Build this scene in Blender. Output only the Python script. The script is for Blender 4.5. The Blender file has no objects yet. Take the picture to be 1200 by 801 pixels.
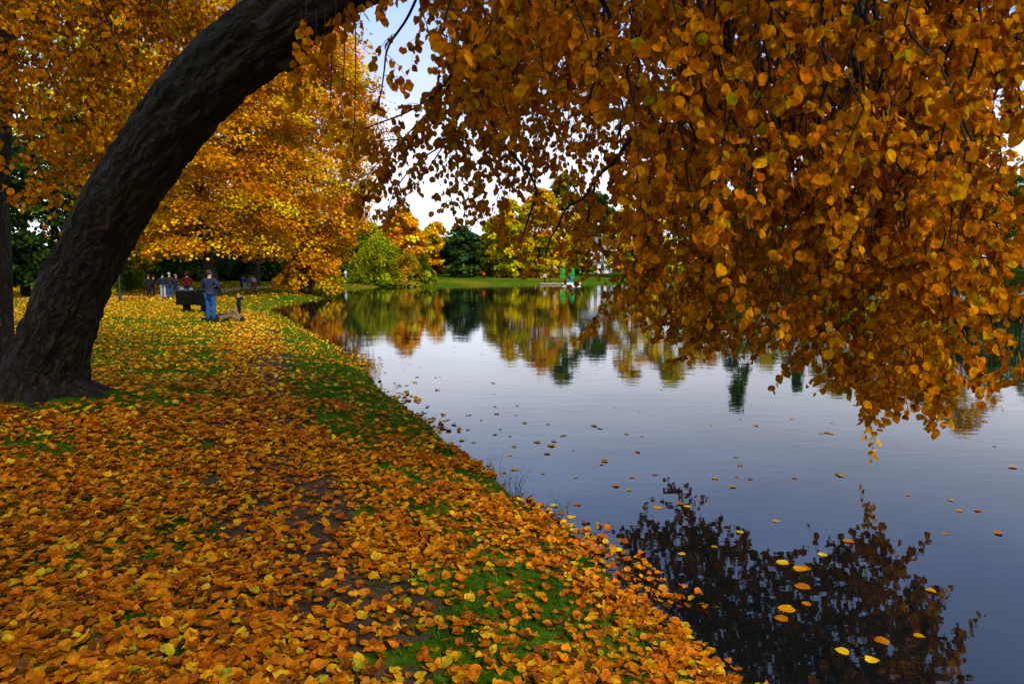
import bpy, bmesh, math, random
import numpy as np
from mathutils import Vector, Matrix, noise

R = math.radians
C = bpy.context.scene.collection
scn = bpy.context.scene

# ------------------------------------------------------------------ camera
EYE = 1.72
WATER = -0.45
F = 800.0                       # focal length in photo pixels (photo is 1200 x 801)
PITCH = math.atan(82.5 / F)
cam_d = bpy.data.cameras.new('camera')
cam_d.sensor_width = 36.0
cam_d.lens = 24.0
cam_d.clip_end = 2000
cam_d.clip_start = 0.05
cam = bpy.data.objects.new('camera', cam_d)
C.objects.link(cam)
cam.location = (0, 0, EYE)
cam.rotation_euler = (math.pi / 2 - PITCH, 0, 0)
scn.camera = cam

# ------------------------------------------------------------------ world, sun, exposure
SUN_EL, SUN_AZ = R(40), R(146)          # soft sun over the pond, behind the viewer's right shoulder
world = bpy.data.worlds.new('World')
scn.world = world
world.use_nodes = True
wn, wl = world.node_tree.nodes, world.node_tree.links
wn.clear()
w_out = wn.new('ShaderNodeOutputWorld')
w_bg = wn.new('ShaderNodeBackground')
w_sky = wn.new('ShaderNodeTexSky')
w_sky.sky_type = 'NISHITA'
w_sky.sun_disc = False
w_sky.sun_elevation = SUN_EL
w_sky.sun_rotation = SUN_AZ
w_bg.inputs['Strength'].default_value = 0.14
w_tc = wn.new('ShaderNodeTexCoord')
w_map = wn.new('ShaderNodeMapping')
w_map.inputs['Scale'].default_value = (1.0, 1.0, 3.2)
w_map.inputs['Location'].default_value = (0.4, 0.1, 0.3)
w_noise = wn.new('ShaderNodeTexNoise')
w_noise.inputs['Scale'].default_value = 1.7
w_noise.inputs['Detail'].default_value = 5
w_noise.inputs['Roughness'].default_value = 0.5
w_var = wn.new('ShaderNodeMapRange')     # patches of thicker and thinner cloud
w_var.inputs['From Min'].default_value = 0.34
w_var.inputs['From Max'].default_value = 0.66
w_var.inputs['To Min'].default_value = 0.80
w_var.inputs['To Max'].default_value = 1.18
w_sep = wn.new('ShaderNodeSeparateXYZ')
w_ramp = wn.new('ShaderNodeValToRGB')    # overcast: brightest low down, slate blue overhead
el = w_ramp.color_ramp.elements
el[0].position = 0.0; el[0].color = (7.6, 7.9, 8.9, 1)
el[1].position = 1.0; el[1].color = (2.2, 3.0, 5.4, 1)
for p_, c_ in ((0.16, (8.6, 8.9, 10.0, 1)), (0.24, (5.2, 5.9, 7.9, 1)), (0.34, (3.3, 4.6, 8.2, 1)), (0.55, (2.3, 3.4, 6.6, 1))):
    e_ = w_ramp.color_ramp.elements.new(p_); e_.color = c_
w_mul = wn.new('ShaderNodeVectorMath'); w_mul.operation = 'SCALE'
w_mix = wn.new('ShaderNodeMixRGB')
w_mix.inputs['Fac'].default_value = 0.88
wl.new(w_tc.outputs['Generated'], w_map.inputs['Vector'])
wl.new(w_map.outputs['Vector'], w_noise.inputs['Vector'])
wl.new(w_tc.outputs['Generated'], w_sep.inputs[0])
wl.new(w_sep.outputs['Z'], w_ramp.inputs['Fac'])
wl.new(w_noise.outputs['Fac'], w_var.inputs['Value'])
wl.new(w_ramp.outputs['Color'], w_mul.inputs[0])
wl.new(w_var.outputs[0], w_mul.inputs['Scale'])
wl.new(w_sky.outputs['Color'], w_mix.inputs['Color1'])
wl.new(w_mul.outputs[0], w_mix.inputs['Color2'])
wl.new(w_mix.outputs['Color'], w_bg.inputs['Color'])
wl.new(w_bg.outputs[0], w_out.inputs['Surface'])

sun_d = bpy.data.lights.new('sun', 'SUN')
sun_d.energy = 3.4
sun_d.angle = R(14)
sun_d.color = (1.0, 0.93, 0.82)
sun = bpy.data.objects.new('sun', sun_d)
C.objects.link(sun)
_sd = Vector((math.sin(SUN_AZ) * math.cos(SUN_EL), math.cos(SUN_AZ) * math.cos(SUN_EL), math.sin(SUN_EL)))
sun.rotation_euler = _sd.to_track_quat('Z', 'Y').to_euler()
sun.location = (0, -20, 30)

scn.view_settings.view_transform = 'Standard'
scn.view_settings.look = 'None'
scn.view_settings.exposure = 0.22
scn.view_settings.gamma = 1.0
scn.view_settings.use_curve_mapping = False
scn.cycles.max_bounces = 6
scn.cycles.diffuse_bounces = 3
scn.cycles.glossy_bounces = 3
scn.cycles.transmission_bounces = 4
scn.cycles.use_denoising = True

# ------------------------------------------------------------------ helpers
_cp, _sp = math.cos(PITCH), math.sin(PITCH)

def ray(px, py):
    x, y = (px - 600) / F, (400.5 - py) / F
    return Vector((x, y * _sp + _cp, y * _cp - _sp))

def on_z(px, py, z):            # the point of height z seen at that spot of the photo
    d = ray(px, py)
    t = (z - EYE) / d.z
    return Vector((d.x * t, d.y * t, z))

def at(px, py, y):              # the point y metres ahead
    d = ray(px, py)
    t = y / d.y
    return Vector((d.x * t, y, EYE + d.z * t))

def tag(o, label=None, cat=None, group=None, kind=None):
    if label: o['label'] = label
    if cat: o['category'] = cat
    if group: o['group'] = group
    if kind: o['kind'] = kind
    return o

def empty(name, loc, label, cat, group=None, rz=0):
    o = bpy.data.objects.new(name, None)
    C.objects.link(o)
    o.location = loc
    o.rotation_euler.z = rz
    o.empty_display_size = 0.3
    return tag(o, label, cat, group)

def mesh_obj(name, verts, faces, mat, parent=None, smooth=True, cols=None, loc=None):
    """verts (N,3) array, faces (M,k) array or list of arrays with different k"""
    me = bpy.data.meshes.new(name)
    V = np.asarray(verts, dtype=np.float32).reshape(-1, 3)
    fl = faces if isinstance(faces, list) else [faces]
    fl = [np.asarray(f, dtype=np.int32) for f in fl if len(f)]
    me.vertices.add(len(V))
    me.vertices.foreach_set('co', V.ravel())
    li = np.concatenate([f.ravel() for f in fl])
    tot = np.concatenate([np.full(len(f), f.shape[1], np.int32) for f in fl])
    start = np.concatenate([[0], np.cumsum(tot)[:-1]]).astype(np.int32)
    me.loops.add(len(li))
    me.loops.foreach_set('vertex_index', li)
    me.polygons.add(len(tot))
    me.polygons.foreach_set('loop_start', start)
    me.polygons.foreach_set('loop_total', tot)
    me.polygons.foreach_set('use_smooth', np.full(len(tot), smooth, bool))
    me.update(calc_edges=True)
    if cols is not None:
        a = me.color_attributes.new('Col', 'FLOAT_COLOR', 'POINT')
        cc = np.ones((len(V), 4), np.float32)
        cc[:, :3] = cols
        a.data.foreach_set('color', cc.ravel())
    me.validate()
    if mat is not None:
        me.materials.append(mat)
    o = bpy.data.objects.new(name, me)
    C.objects.link(o)
    if parent is not None: o.parent = parent
    if loc is not None: o.location = loc
    return o

class MB:
    """collects simple solids into one mesh"""
    def __init__(self):
        self.v, self.f3, self.f4, self.n = [], [], [], 0
    def add(self, v, f):
        v = np.asarray(v, float); f = np.asarray(f, int) + self.n
        self.v.append(v); self.n += len(v)
        (self.f3 if f.shape[1] == 3 else self.f4).append(f)
        return self
    def box(self, lo, hi, taper=0.0, bev=0.0):
        x0, y0, z0 = lo; x1, y1, z1 = hi
        if bev > 0:
            bm = bmesh.new()
            vs = [bm.verts.new(p) for p in ((x0,y0,z0),(x1,y0,z0),(x1,y1,z0),(x0,y1,z0),(x0,y0,z1),(x1,y0,z1),(x1,y1,z1),(x0,y1,z1))]
            for q in ((0,3,2,1),(4,5,6,7),(0,1,5,4),(1,2,6,5),(2,3,7,6),(3,0,4,7)):
                bm.faces.new([vs[i] for i in q])
            if taper:
                cx, cy = (x0+x1)/2, (y0+y1)/2
                for v in vs[:4]:
                    v.co.x = cx + (v.co.x-cx)*(1-taper); v.co.y = cy + (v.co.y-cy)*(1-taper)
            bmesh.ops.bevel(bm, geom=bm.edges[:], offset=bev, segments=2, affect='EDGES')
            bmesh.ops.triangulate(bm, faces=bm.faces[:])
            bm.verts.index_update()
            self.add([v.co[:] for v in bm.verts], [[v.index for v in f.verts] for f in bm.faces])
            bm.free()
            return self
        v = [(x0,y0,z0),(x1,y0,z0),(x1,y1,z0),(x0,y1,z0),(x0,y0,z1),(x1,y0,z1),(x1,y1,z1),(x0,y1,z1)]
        return self.add(v, [(0,3,2,1),(4,5,6,7),(0,1,5,4),(1,2,6,5),(2,3,7,6),(3,0,4,7)])
    def tube(self, pts, rad, seg=6, cap=True):
        P = np.asarray([tuple(p) for p in pts], float)
        r = np.broadcast_to(np.asarray(rad, float), (len(P),)).copy()
        T = np.gradient(P, axis=0)
        T /= np.linalg.norm(T, axis=1)[:, None] + 1e-9
        ref = np.array((0.31, 0.87, 0.39)) if abs(T[0][2]) > 0.7 else np.array((0.05, 0.03, 1.0))
        A = np.cross(T, ref); A /= np.linalg.norm(A, axis=1)[:, None] + 1e-9
        B = np.cross(T, A)
        a = np.arange(seg) * 2 * math.pi / seg
        V = P[:, None, :] + r[:, None, None] * (A[:, None, :] * np.cos(a)[None, :, None] + B[:, None, :] * np.sin(a)[None, :, None])
        n = len(P)
        i = np.arange(n - 1)[:, None] * seg; j = np.arange(seg)[None, :]; k = (j + 1) % seg
        f = np.stack([i + j, i + k, i + seg + k, i + seg + j], -1).reshape(-1, 4)
        base = self.n
        self.add(V.reshape(-1, 3), f)
        if cap:
            for ring in (0, n - 1):
                c = P[ring][None, :]
                o = base + ring * seg
                self.v.append(c); ci = self.n; self.n += 1
                self.f3.append(np.array([(ci, o + q, o + (q + 1) % seg) for q in range(seg)]))
        return self
    def ball(self, c, r, nu=10, nv=7, noise_amp=0.0, seed=0):
        c = np.array(c, float); r = np.broadcast_to(np.array(r, float), (3,))
        V = []
        for i in range(nv + 1):
            th = math.pi * i / nv
            for j in range(nu):
                ph = 2 * math.pi * j / nu
                d = np.array((math.sin(th) * math.cos(ph), math.sin(th) * math.sin(ph), math.cos(th)))
                k = 1 + noise_amp * noise.noise(Vector(d * 2.3) + Vector((seed, 0, 0)))
                V.append(c + d * r * k)
        f = [(i*nu+j, (i+1)*nu+j, (i+1)*nu+(j+1) % nu, i*nu+(j+1) % nu) for i in range(nv) for j in range(nu)]
        return self.add(V, f)
    def build(self, name, mat, parent=None, smooth=True, cols=None):
        V = np.concatenate(self.v)
        fl = []
        if self.f3: fl.append(np.concatenate(self.f3))
        if self.f4: fl.append(np.concatenate(self.f4))
        return mesh_obj(name, V, fl, mat, parent, smooth, cols)

def bez(p0, p1, p2, p3, n):
    t = np.linspace(0, 1, n)[:, None]
    p0, p1, p2, p3 = [np.array(tuple(p)) for p in (p0, p1, p2, p3)]
    return (1-t)**3*p0 + 3*(1-t)**2*t*p1 + 3*(1-t)*t*t*p2 + t**3*p3

def spline(pts, n):
    """Catmull-Rom through rows of pts (any dimension)"""
    P = np.asarray(pts, float)
    P = np.vstack([2*P[0]-P[1], P, 2*P[-1]-P[-2]])
    out = []
    m = len(P) - 3
    for u in np.linspace(0, m - 1e-6, n):
        i = int(u); t = u - i
        a, b, c, d = P[i:i+4]
        out.append(0.5*((2*b)+(c-a)*t+(2*a-5*b+4*c-d)*t*t+(3*b-a-3*c+d)*t**3))
    return np.array(out)

# ------------------------------------------------------------------ materials
def new_mat(name):
    m = bpy.data.materials.new(name)
    m.use_nodes = True
    m.node_tree.nodes.clear()
    return m, m.node_tree.nodes, m.node_tree.links

def plain(name, col, rough=0.7, var=0.25, scale=8.0, bump=0.0, metal=0.0, spec=0.3):
    m, n, l = new_mat(name)
    out = n.new('ShaderNodeOutputMaterial'); b = n.new('ShaderNodeBsdfPrincipled')
    tc = n.new('ShaderNodeTexCoord'); nz = n.new('ShaderNodeTexNoise')
    nz.inputs['Scale'].default_value = scale; nz.inputs['Detail'].default_value = 5
    l.new(tc.outputs['Object'], nz.inputs['Vector'])
    r = n.new('ShaderNodeValToRGB')
    r.color_ramp.elements[0].position = 0.3; r.color_ramp.elements[1].position = 0.7
    r.color_ramp.elements[0].color = tuple(c * (1 - var) for c in col) + (1,)
    r.color_ramp.elements[1].color = tuple(min(1, c * (1 + var)) for c in col) + (1,)
    l.new(nz.outputs['Fac'], r.inputs['Fac']); l.new(r.outputs[0], b.inputs['Base Color'])
    b.inputs['Roughness'].default_value = rough; b.inputs['Metallic'].default_value = metal
    b.inputs['Specular IOR Level'].default_value = spec
    if bump:
        bp = n.new('ShaderNodeBump'); bp.inputs['Strength'].default_value = bump; bp.inputs['Distance'].default_value = 0.02
        l.new(nz.outputs['Fac'], bp.inputs['Height']); l.new(bp.outputs[0], b.inputs['Normal'])
    l.new(b.outputs[0], out.inputs[0])
    return m

def leaf_mat(name, transl=0.4, gloss=0.04, blotch=35.0, blotch_amt=0.35, rough=0.45):
    m, n, l = new_mat(name)
    out = n.new('ShaderNodeOutputMaterial')
    at_ = n.new('ShaderNodeAttribute'); at_.attribute_name = 'Col'
    tc = n.new('ShaderNodeTexCoord'); nz = n.new('ShaderNodeTexNoise')
    nz.inputs['Scale'].default_value = blotch; nz.inputs['Detail'].default_value = 4
    l.new(tc.outputs['Object'], nz.inputs['Vector'])
    mr = n.new('ShaderNodeMapRange')
    mr.inputs['From Min'].default_value = 0.35; mr.inputs['From Max'].default_value = 0.65
    mr.inputs['To Min'].default_value = 1 - blotch_amt; mr.inputs['To Max'].default_value = 1 + blotch_amt * 0.5
    l.new(nz.outputs['Fac'], mr.inputs['Value'])
    mul = n.new('ShaderNodeVectorMath'); mul.operation = 'SCALE'
    l.new(at_.outputs['Color'], mul.inputs[0]); l.new(mr.outputs[0], mul.inputs['Scale'])
    d = n.new('ShaderNodeBsdfDiffuse'); t = n.new('ShaderNodeBsdfTranslucent'); g = n.new('ShaderNodeBsdfGlossy')
    g.inputs['Roughness'].default_value = rough
    g.inputs['Color'].default_value = (1, 0.95, 0.85, 1)
    l.new(mul.outputs[0], d.inputs['Color']); l.new(mul.outputs[0], t.inputs['Color'])
    m1 = n.new('ShaderNodeMixShader'); m1.inputs[0].default_value = transl
    m2 = n.new('ShaderNodeMixShader'); m2.inputs[0].default_value = gloss
    l.new(d.outputs[0], m1.inputs[1]); l.new(t.outputs[0], m1.inputs[2])
    l.new(m1.outputs[0], m2.inputs[1]); l.new(g.outputs[0], m2.inputs[2])
    l.new(m2.outputs[0], out.inputs[0])
    return m

M_LITTER = leaf_mat('fallen_leaves', 0.15, 0.008, 30, 0.35, 0.5)
M_LEAF = leaf_mat('hanging_leaves', 0.38, 0.0, 26, 0.38, 0.5)
M_CROWN = leaf_mat('crown_leaves', 0.22, 0.0, 0.35, 0.25)
M_GRASS = leaf_mat('grass_blades', 0.3, 0.02, 3.0, 0.4)

def bark_mat(name, c0, c1, moss, sx=(3.0, 3.0, 0.55), bump=0.9):
    m, n, l = new_mat(name)
    out = n.new('ShaderNodeOutputMaterial'); b = n.new('ShaderNodeBsdfPrincipled')
    a = n.new('ShaderNodeAttribute'); a.attribute_name = 'Grain'
    mp = n.new('ShaderNodeMapping'); mp.inputs['Scale'].default_value = sx
    l.new(a.outputs['Vector'], mp.inputs['Vector'])
    nz = n.new('ShaderNodeTexNoise'); nz.inputs['Scale'].default_value = 6; nz.inputs['Detail'].default_value = 8
    nz.inputs['Roughness'].default_value = 0.65; nz.inputs['Distortion'].default_value = 0.6
    l.new(mp.outputs[0], nz.inputs['Vector'])
    vo = n.new('ShaderNodeTexVoronoi'); vo.feature = 'DISTANCE_TO_EDGE'; vo.inputs['Scale'].default_value = 9
    l.new(mp.outputs[0], vo.inputs['Vector'])
    r = n.new('ShaderNodeValToRGB')
    r.color_ramp.elements[0].position = 0.33; r.color_ramp.elements[1].position = 0.7
    r.color_ramp.elements[0].color = c0 + (1,); r.color_ramp.elements[1].color = c1 + (1,)
    l.new(nz.outputs['Fac'], r.inputs['Fac'])
    n2 = n.new('ShaderNodeTexNoise'); n2.inputs['Scale'].default_value = 1.6; n2.inputs['Detail'].default_value = 5
    l.new(a.outputs['Vector'], n2.inputs['Vector'])
    r2 = n.new('ShaderNodeValToRGB'); r2.color_ramp.elements[0].position = 0.48; r2.color_ramp.elements[1].position = 0.68
    r2.color_ramp.elements[0].color = (0, 0, 0, 1); r2.color_ramp.elements[1].color = (0.6, 0.6, 0.6, 1)
    l.new(n2.outputs['Fac'], r2.inputs['Fac'])
    # crisp furrows between the bark plates, bent by noise
    wp = n.new('ShaderNodeVectorMath'); wp.operation = 'MULTIPLY_ADD'; wp.inputs[1].default_value = (.20, .20, 1.1)
    nw = n.new('ShaderNodeTexNoise'); nw.inputs['Scale'].default_value = 5; nw.inputs['Detail'].default_value = 4
    l.new(a.outputs['Vector'], nw.inputs['Vector']); l.new(nw.outputs['Color'], wp.inputs[0])
    m3 = n.new('ShaderNodeMapping'); m3.inputs['Scale'].default_value = (1.0, 1.0, 0.09)
    l.new(a.outputs['Vector'], wp.inputs[2]); l.new(wp.outputs[0], m3.inputs['Vector'])
    v2 = n.new('ShaderNodeTexVoronoi'); v2.feature = 'DISTANCE_TO_EDGE'; v2.inputs['Scale'].default_value = 15
    l.new(m3.outputs[0], v2.inputs['Vector'])
    fr = n.new('ShaderNodeMapRange'); fr.interpolation_type = 'SMOOTHSTEP'
    fr.inputs['From Max'].default_value = 0.30; fr.inputs['To Min'].default_value = 0.32
    l.new(v2.outputs['Distance'], fr.inputs['Value'])
    mx = n.new('ShaderNodeMixRGB'); mx.inputs['Color2'].default_value = moss + (1,)
    l.new(r2.outputs[0], mx.inputs['Fac']); l.new(r.outputs[0], mx.inputs['Color1'])
    fm = n.new('ShaderNodeVectorMath'); fm.operation = 'SCALE'
    l.new(mx.outputs[0], fm.inputs[0]); l.new(fr.outputs[0], fm.inputs['Scale'])
    l.new(fm.outputs[0], b.inputs['Base Color'])
    b.inputs['Roughness'].default_value = 0.85; b.inputs['Specular IOR Level'].default_value = 0.2
    ad = n.new('ShaderNodeMath'); ad.operation = 'MULTIPLY_ADD'; ad.inputs[1].default_value = 1.4
    l.new(fr.outputs[0], ad.inputs[0]); l.new(nz.outputs['Fac'], ad.inputs[2])
    bp = n.new('ShaderNodeBump'); bp.inputs['Strength'].default_value = bump; bp.inputs['Distance'].default_value = 0.022
    l.new(ad.outputs[0], bp.inputs['Height']); l.new(bp.outputs[0], b.inputs['Normal'])
    l.new(b.outputs[0], out.inputs[0])
    return m

M_BARK = bark_mat('bark', (0.008, 0.005, 0.003), (0.062, 0.040, 0.019), (0.034, 0.034, 0.008), sx=(2.6, 2.6, 0.5), bump=1.0)
M_TWIG = plain('dark_twig_bark', (0.018, 0.012, 0.008), 0.9, 0.3, 20)
M_FARBARK = plain('far_tree_bark', (0.03, 0.022, 0.014), 0.95, 0.4, 3)

# ------------------------------------------------------------------ pond outline and terrain
near_px = [(875, 800), (800, 740), (740, 690), (690, 642), (640, 600), (590, 566), (540, 530), (500, 499), (460, 465),
           (437, 442), (412, 421), (388, 403), (362, 388), (338, 373), (322, 366), (316, 361),
           (330, 357.5), (352, 353.5), (375, 350.5), (394, 347), (396, 344.5), (388, 342.5), (396, 339.5), (420, 337.5), (440, 336.5),
           (505, 335), (560, 334.2), (640, 333.2), (720, 332), (820, 331), (940, 329.5), (1060, 327.8), (1200, 326.5)]
shore = [(30, -60), (12, -25), (5.2, -8), (2.9, -2), (2.0, 1.2)] + [tuple(on_z(x, y, WATER)[:2]) for x, y in near_px] + [(190, 215), (230, 160), (230, -60)]
SH = np.array(shore)

def signed_shore(X, Y):
    """distance to the shoreline, positive on land"""
    X = np.asarray(X, float); Y = np.asarray(Y, float)
    d2 = np.full(X.shape, 1e18); inside = np.zeros(X.shape, bool)
    n = len(SH)
    for i in range(n):
        ax, ay = SH[i]; bx, by = SH[(i + 1) % n]
        vx, vy = bx - ax, by - ay
        t = np.clip(((X - ax) * vx + (Y - ay) * vy) / (vx * vx + vy * vy), 0, 1)
        q = (X - ax - t * vx) ** 2 + (Y - ay - t * vy) ** 2
        d2 = np.minimum(d2, q)
        c = ((ay > Y) != (by > Y))
        with np.errstate(divide='ignore', invalid='ignore'):
            xi = (bx - ax) * (Y - ay) / (by - ay) + ax
        inside ^= c & (X < xi)
    d = np.sqrt(d2)
    return np.where(inside, -d, d)

def sstep(x, a, b):
    t = np.clip((x - a) / (b - a), 0, 1)
    return t * t * (3 - 2 * t)

_rs = np.random.RandomState(5)
_waves = [(_rs.uniform(-1, 1, 2) * f, _rs.uniform(0, 6.28), 1.0 / f ** 0.8) for f in (0.5, 0.7, 1.1, 1.6, 2.3, 3.4) for _ in range(3)]

def wob(X, Y, s=1.0):
    v = 0
    for k, ph, a in _waves:
        v = v + a * np.sin((X * k[0] + Y * k[1]) * s + ph)
    return v / 6.0

def ground(X, Y):
    X = np.asarray(X, float); Y = np.asarray(Y, float)
    d = signed_shore(X, Y)
    d = d + 0.10 * wob(X, Y, 3.1) * np.clip(1.5 - np.hypot(X, Y) / 60, 0.2, 1)
    land = 0.47 * (1 - np.exp(-np.maximum(d, 0) / 1.5)) - 0.02
    z = WATER + np.where(d > 0, land + 0.02 * np.minimum(1, d), np.maximum(-1.4, d * 0.45))
    z = z + np.where(d > 0.3, 0.035 * wob(X, Y, 1.3) * sstep(d, 0.3, 2), 0)
    far = sstep(Y, 78, 100)
    amp = 1.1 + 5.2 * sstep(X, 60, 120)
    z = z + far * amp * sstep(d, 0, 45)
    # the ground swells a little around the leaning trunk
    z = z + 0.16 * np.exp(-((X + 5.7) ** 2 + (Y - 8.4) ** 2) / 2.2)
    return z

def gz(x, y):
    return float(ground(np.array([x]), np.array([y]))[0])

az = np.concatenate([np.linspace(-180, -48, 45, endpoint=False), np.linspace(-48, 48, 385, endpoint=False), np.linspace(48, 180, 45, endpoint=False)])
rr = np.concatenate([[0.0], np.geomspace(0.5, 900, 250)])
AZ, RR = np.meshgrid(np.radians(az), rr)
GX, GY = RR * np.sin(AZ), RR * np.cos(AZ)
GZ = ground(GX, GY)
na, nr = len(az), len(rr)
i = np.arange(nr - 1)[:, None] * na; j = np.arange(na)[None, :]; k = (j + 1) % na
gf = np.stack([i + j, i + k, i + na + k, i + na + j], -1).reshape(-1, 4)
gf = gf[na:]
tri = np.stack([np.zeros(na, int), na + (np.arange(na) + 1) % na, na + np.arange(na)], -1)
GV = np.stack([GX.ravel(), GY.ravel(), GZ.ravel()], -1)

def ground_material():
    m, n, l = new_mat('park_turf')
    out = n.new('ShaderNodeOutputMaterial'); b = n.new('ShaderNodeBsdfPrincipled')
    tc = n.new('ShaderNodeTexCoord')
    def nz(scale, det=5, rough=0.55):
        q = n.new('ShaderNodeTexNoise'); q.inputs['Scale'].default_value = scale; q.inputs['Detail'].default_value = det
        q.inputs['Roughness'].default_value = rough
        l.new(tc.outputs['Object'], q.inputs['Vector']); return q
    a, f, g = nz(0.45, 6), nz(14, 6, 0.7), nz(3.0, 5)
    r1 = n.new('ShaderNodeValToRGB')
    e = r1.color_ramp.elements
    e[0].position = 0.3; e[0].color = (0.022, 0.075, 0.004, 1)
    e[1].position = 0.7; e[1].color = (0.115, 0.215, 0.010, 1)
    l.new(g.outputs['Fac'], r1.inputs['Fac'])
    r2 = n.new('ShaderNodeValToRGB')
    e = r2.color_ramp.elements
    e[0].position = 0.30; e[0].color = (0.25, 0.25, 0.25, 1)
    e[1].position = 0.72; e[1].color = (1.35, 1.3, 1.1, 1)
    l.new(f.outputs['Fac'], r2.inputs['Fac'])
    mu = n.new('ShaderNodeMixRGB'); mu.blend_type = 'MULTIPLY'; mu.inputs['Fac'].default_value = 1
    l.new(r1.outputs[0], mu.inputs['Color1']); l.new(r2.outputs[0], mu.inputs['Color2'])
    # yellowish, leaf strewn lawns
    v = nz(0.06, 6, 0.6)
    r3 = n.new('ShaderNodeValToRGB'); e = r3.color_ramp.elements
    e[0].position = 0.5; e[0].color = (0, 0, 0, 1); e[1].position = 0.72; e[1].color = (0.75, 0.75, 0.75, 1)
    l.new(v.outputs['Fac'], r3.inputs['Fac'])
    mx = n.new('ShaderNodeMixRGB'); mx.inputs['Color2'].default_value = (0.30, 0.17, 0.012, 1)
    l.new(r3.outputs[0], mx.inputs['Fac']); l.new(mu.outputs[0], mx.inputs['Color1'])
    l.new(mx.outputs[0], b.inputs['Base Color'])
    b.inputs['Roughness'].default_value = 1.0; b.inputs['Specular IOR Level'].default_value = 0.0
    bp = n.new('ShaderNodeBump'); bp.inputs['Strength'].default_value = 0.6; bp.inputs['Distance'].default_value = 0.03
    l.new(f.outputs['Fac'], bp.inputs['Height']); l.new(bp.outputs[0], b.inputs['Normal'])
    l.new(b.outputs[0], out.inputs[0])
    return m
tag(mesh_obj('ground', GV, [tri, gf], ground_material()), 'green lawn and bank sloping down to the pond', kind='structure')

# water
def water_material():
    m, n, l = new_mat('pond_water')
    out = n.new('ShaderNodeOutputMaterial'); b = n.new('ShaderNodeBsdfPrincipled')
    b.inputs['Base Color'].default_value = (0.003, 0.006, 0.006, 1)
    b.inputs['Roughness'].default_value = 0.02
    b.inputs['IOR'].default_value = 1.68
    tc = n.new('ShaderNodeTexCoord')
    hs = []
    for sc, rot, amt in (((0.9, 2.4, 1), 0.15, 1.0), ((3.0, 7.5, 1), -0.2, 0.28), ((0.16, 0.3, 1), 0.5, 3.0)):
        mp = n.new('ShaderNodeMapping'); mp.inputs['Scale'].default_value = sc; mp.inputs['Rotation'].default_value = (0, 0, rot)
        q = n.new('ShaderNodeTexNoise'); q.inputs['Scale'].default_value = 1.0; q.inputs['Detail'].default_value = 3
        l.new(tc.outputs['Object'], mp.inputs['Vector']); l.new(mp.outputs[0], q.inputs['Vector'])
        k = n.new('ShaderNodeMath'); k.operation = 'MULTIPLY'; k.inputs[1].default_value = amt
        l.new(q.outputs['Fac'], k.inputs[0]); hs.append(k)
    s1 = n.new('ShaderNodeMath'); s2 = n.new('ShaderNodeMath')
    l.new(hs[0].outputs[0], s1.inputs[0]); l.new(hs[1].outputs[0], s1.inputs[1])
    l.new(s1.outputs[0], s2.inputs[0]); l.new(hs[2].outputs[0], s2.inputs[1])
    bp = n.new('ShaderNodeBump'); bp.inputs['Strength'].default_value = 1.0; bp.inputs['Distance'].default_value = 0.0022
    l.new(s2.outputs[0], bp.inputs['Height']); l.new(bp.outputs[0], b.inputs['Normal'])
    l.new(b.outputs[0], out.inputs[0])
    return m
wv = [(-60, -60, WATER), (260, -60, WATER), (260, 260, WATER), (-60, 260, WATER)]
tag(mesh_obj('water', wv, np.array([[0, 1, 2, 3]]), water_material(), smooth=False), 'still dark pond reflecting trees and cloudy sky', kind='structure')

# paths: ribbons that follow the ground 4 mm above it
def ribbon(name, px_list, width, mat, label, ragged=0.12, n=160, zc=0.0, lift=0.004):
    c = spline([tuple(on_z(x, y, zc)[:2]) for x, y in px_list], n)
    T = np.gradient(c, axis=0); T /= np.linalg.norm(T, axis=1)[:, None]
    N = np.stack([T[:, 1], -T[:, 0]], -1)
    m = 13
    rows = []
    rn = np.random.RandomState(3)
    el, er = [0.0] * 2
    for q in range(n):
        el = el * .6 + rn.normal(0, ragged); er = er * .6 + rn.normal(0, ragged)
        w0, w1 = -width / 2 + el, width / 2 + er
        rows.append(c[q] + N[q] * np.linspace(w0, w1, m)[:, None])
    P = np.array(rows).reshape(-1, 2)
    # sit on the triangulated sheet: take the highest ground around the spot
    Z = ground(P[:, 0], P[:, 1]) + lift
    r = np.hypot(P[:, 0], P[:, 1])
    Z += np.clip(r * 0.0004, 0, 0.03)
    i = np.arange(n - 1)[:, None] * m; j = np.arange(m - 1)[None, :]
    f = np.stack([i + j, i + j + 1, i + m + j + 1, i + m + j], -1).reshape(-1, 4)
    o = mesh_obj(name, np.column_stack([P, Z]), f, mat)
    tag(o, label, kind='structure')
    return c
M_DIRT = plain('trodden_earth', (0.075, 0.046, 0.022), 0.95, 0.5, 6, 0.5, spec=0.1)
M_GRAVEL = plain('park_gravel', (0.33, 0.25, 0.17), 0.95, 0.3, 1.5, 0.2)
path_c = ribbon('footpath', [(380, 1100), (372, 900), (352, 760), (340, 660), (330, 580), (318, 520), (308, 470), (300, 425), (297, 400), (296, 385), (300, 372), (296, 362)], 1.0, M_DIRT,
                'trodden earth footpath under fallen leaves along the bank')
ribbon('park_path', [(20, 352), (120, 349.5), (170, 348), (215, 346.0), (262, 340.5), (300, 337.5), (345, 335.5), (380, 333.5)], 3.0, M_GRAVEL,
       'pale gravel promenade under the trees', ragged=0.1, zc=0.0, lift=0.015)

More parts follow.
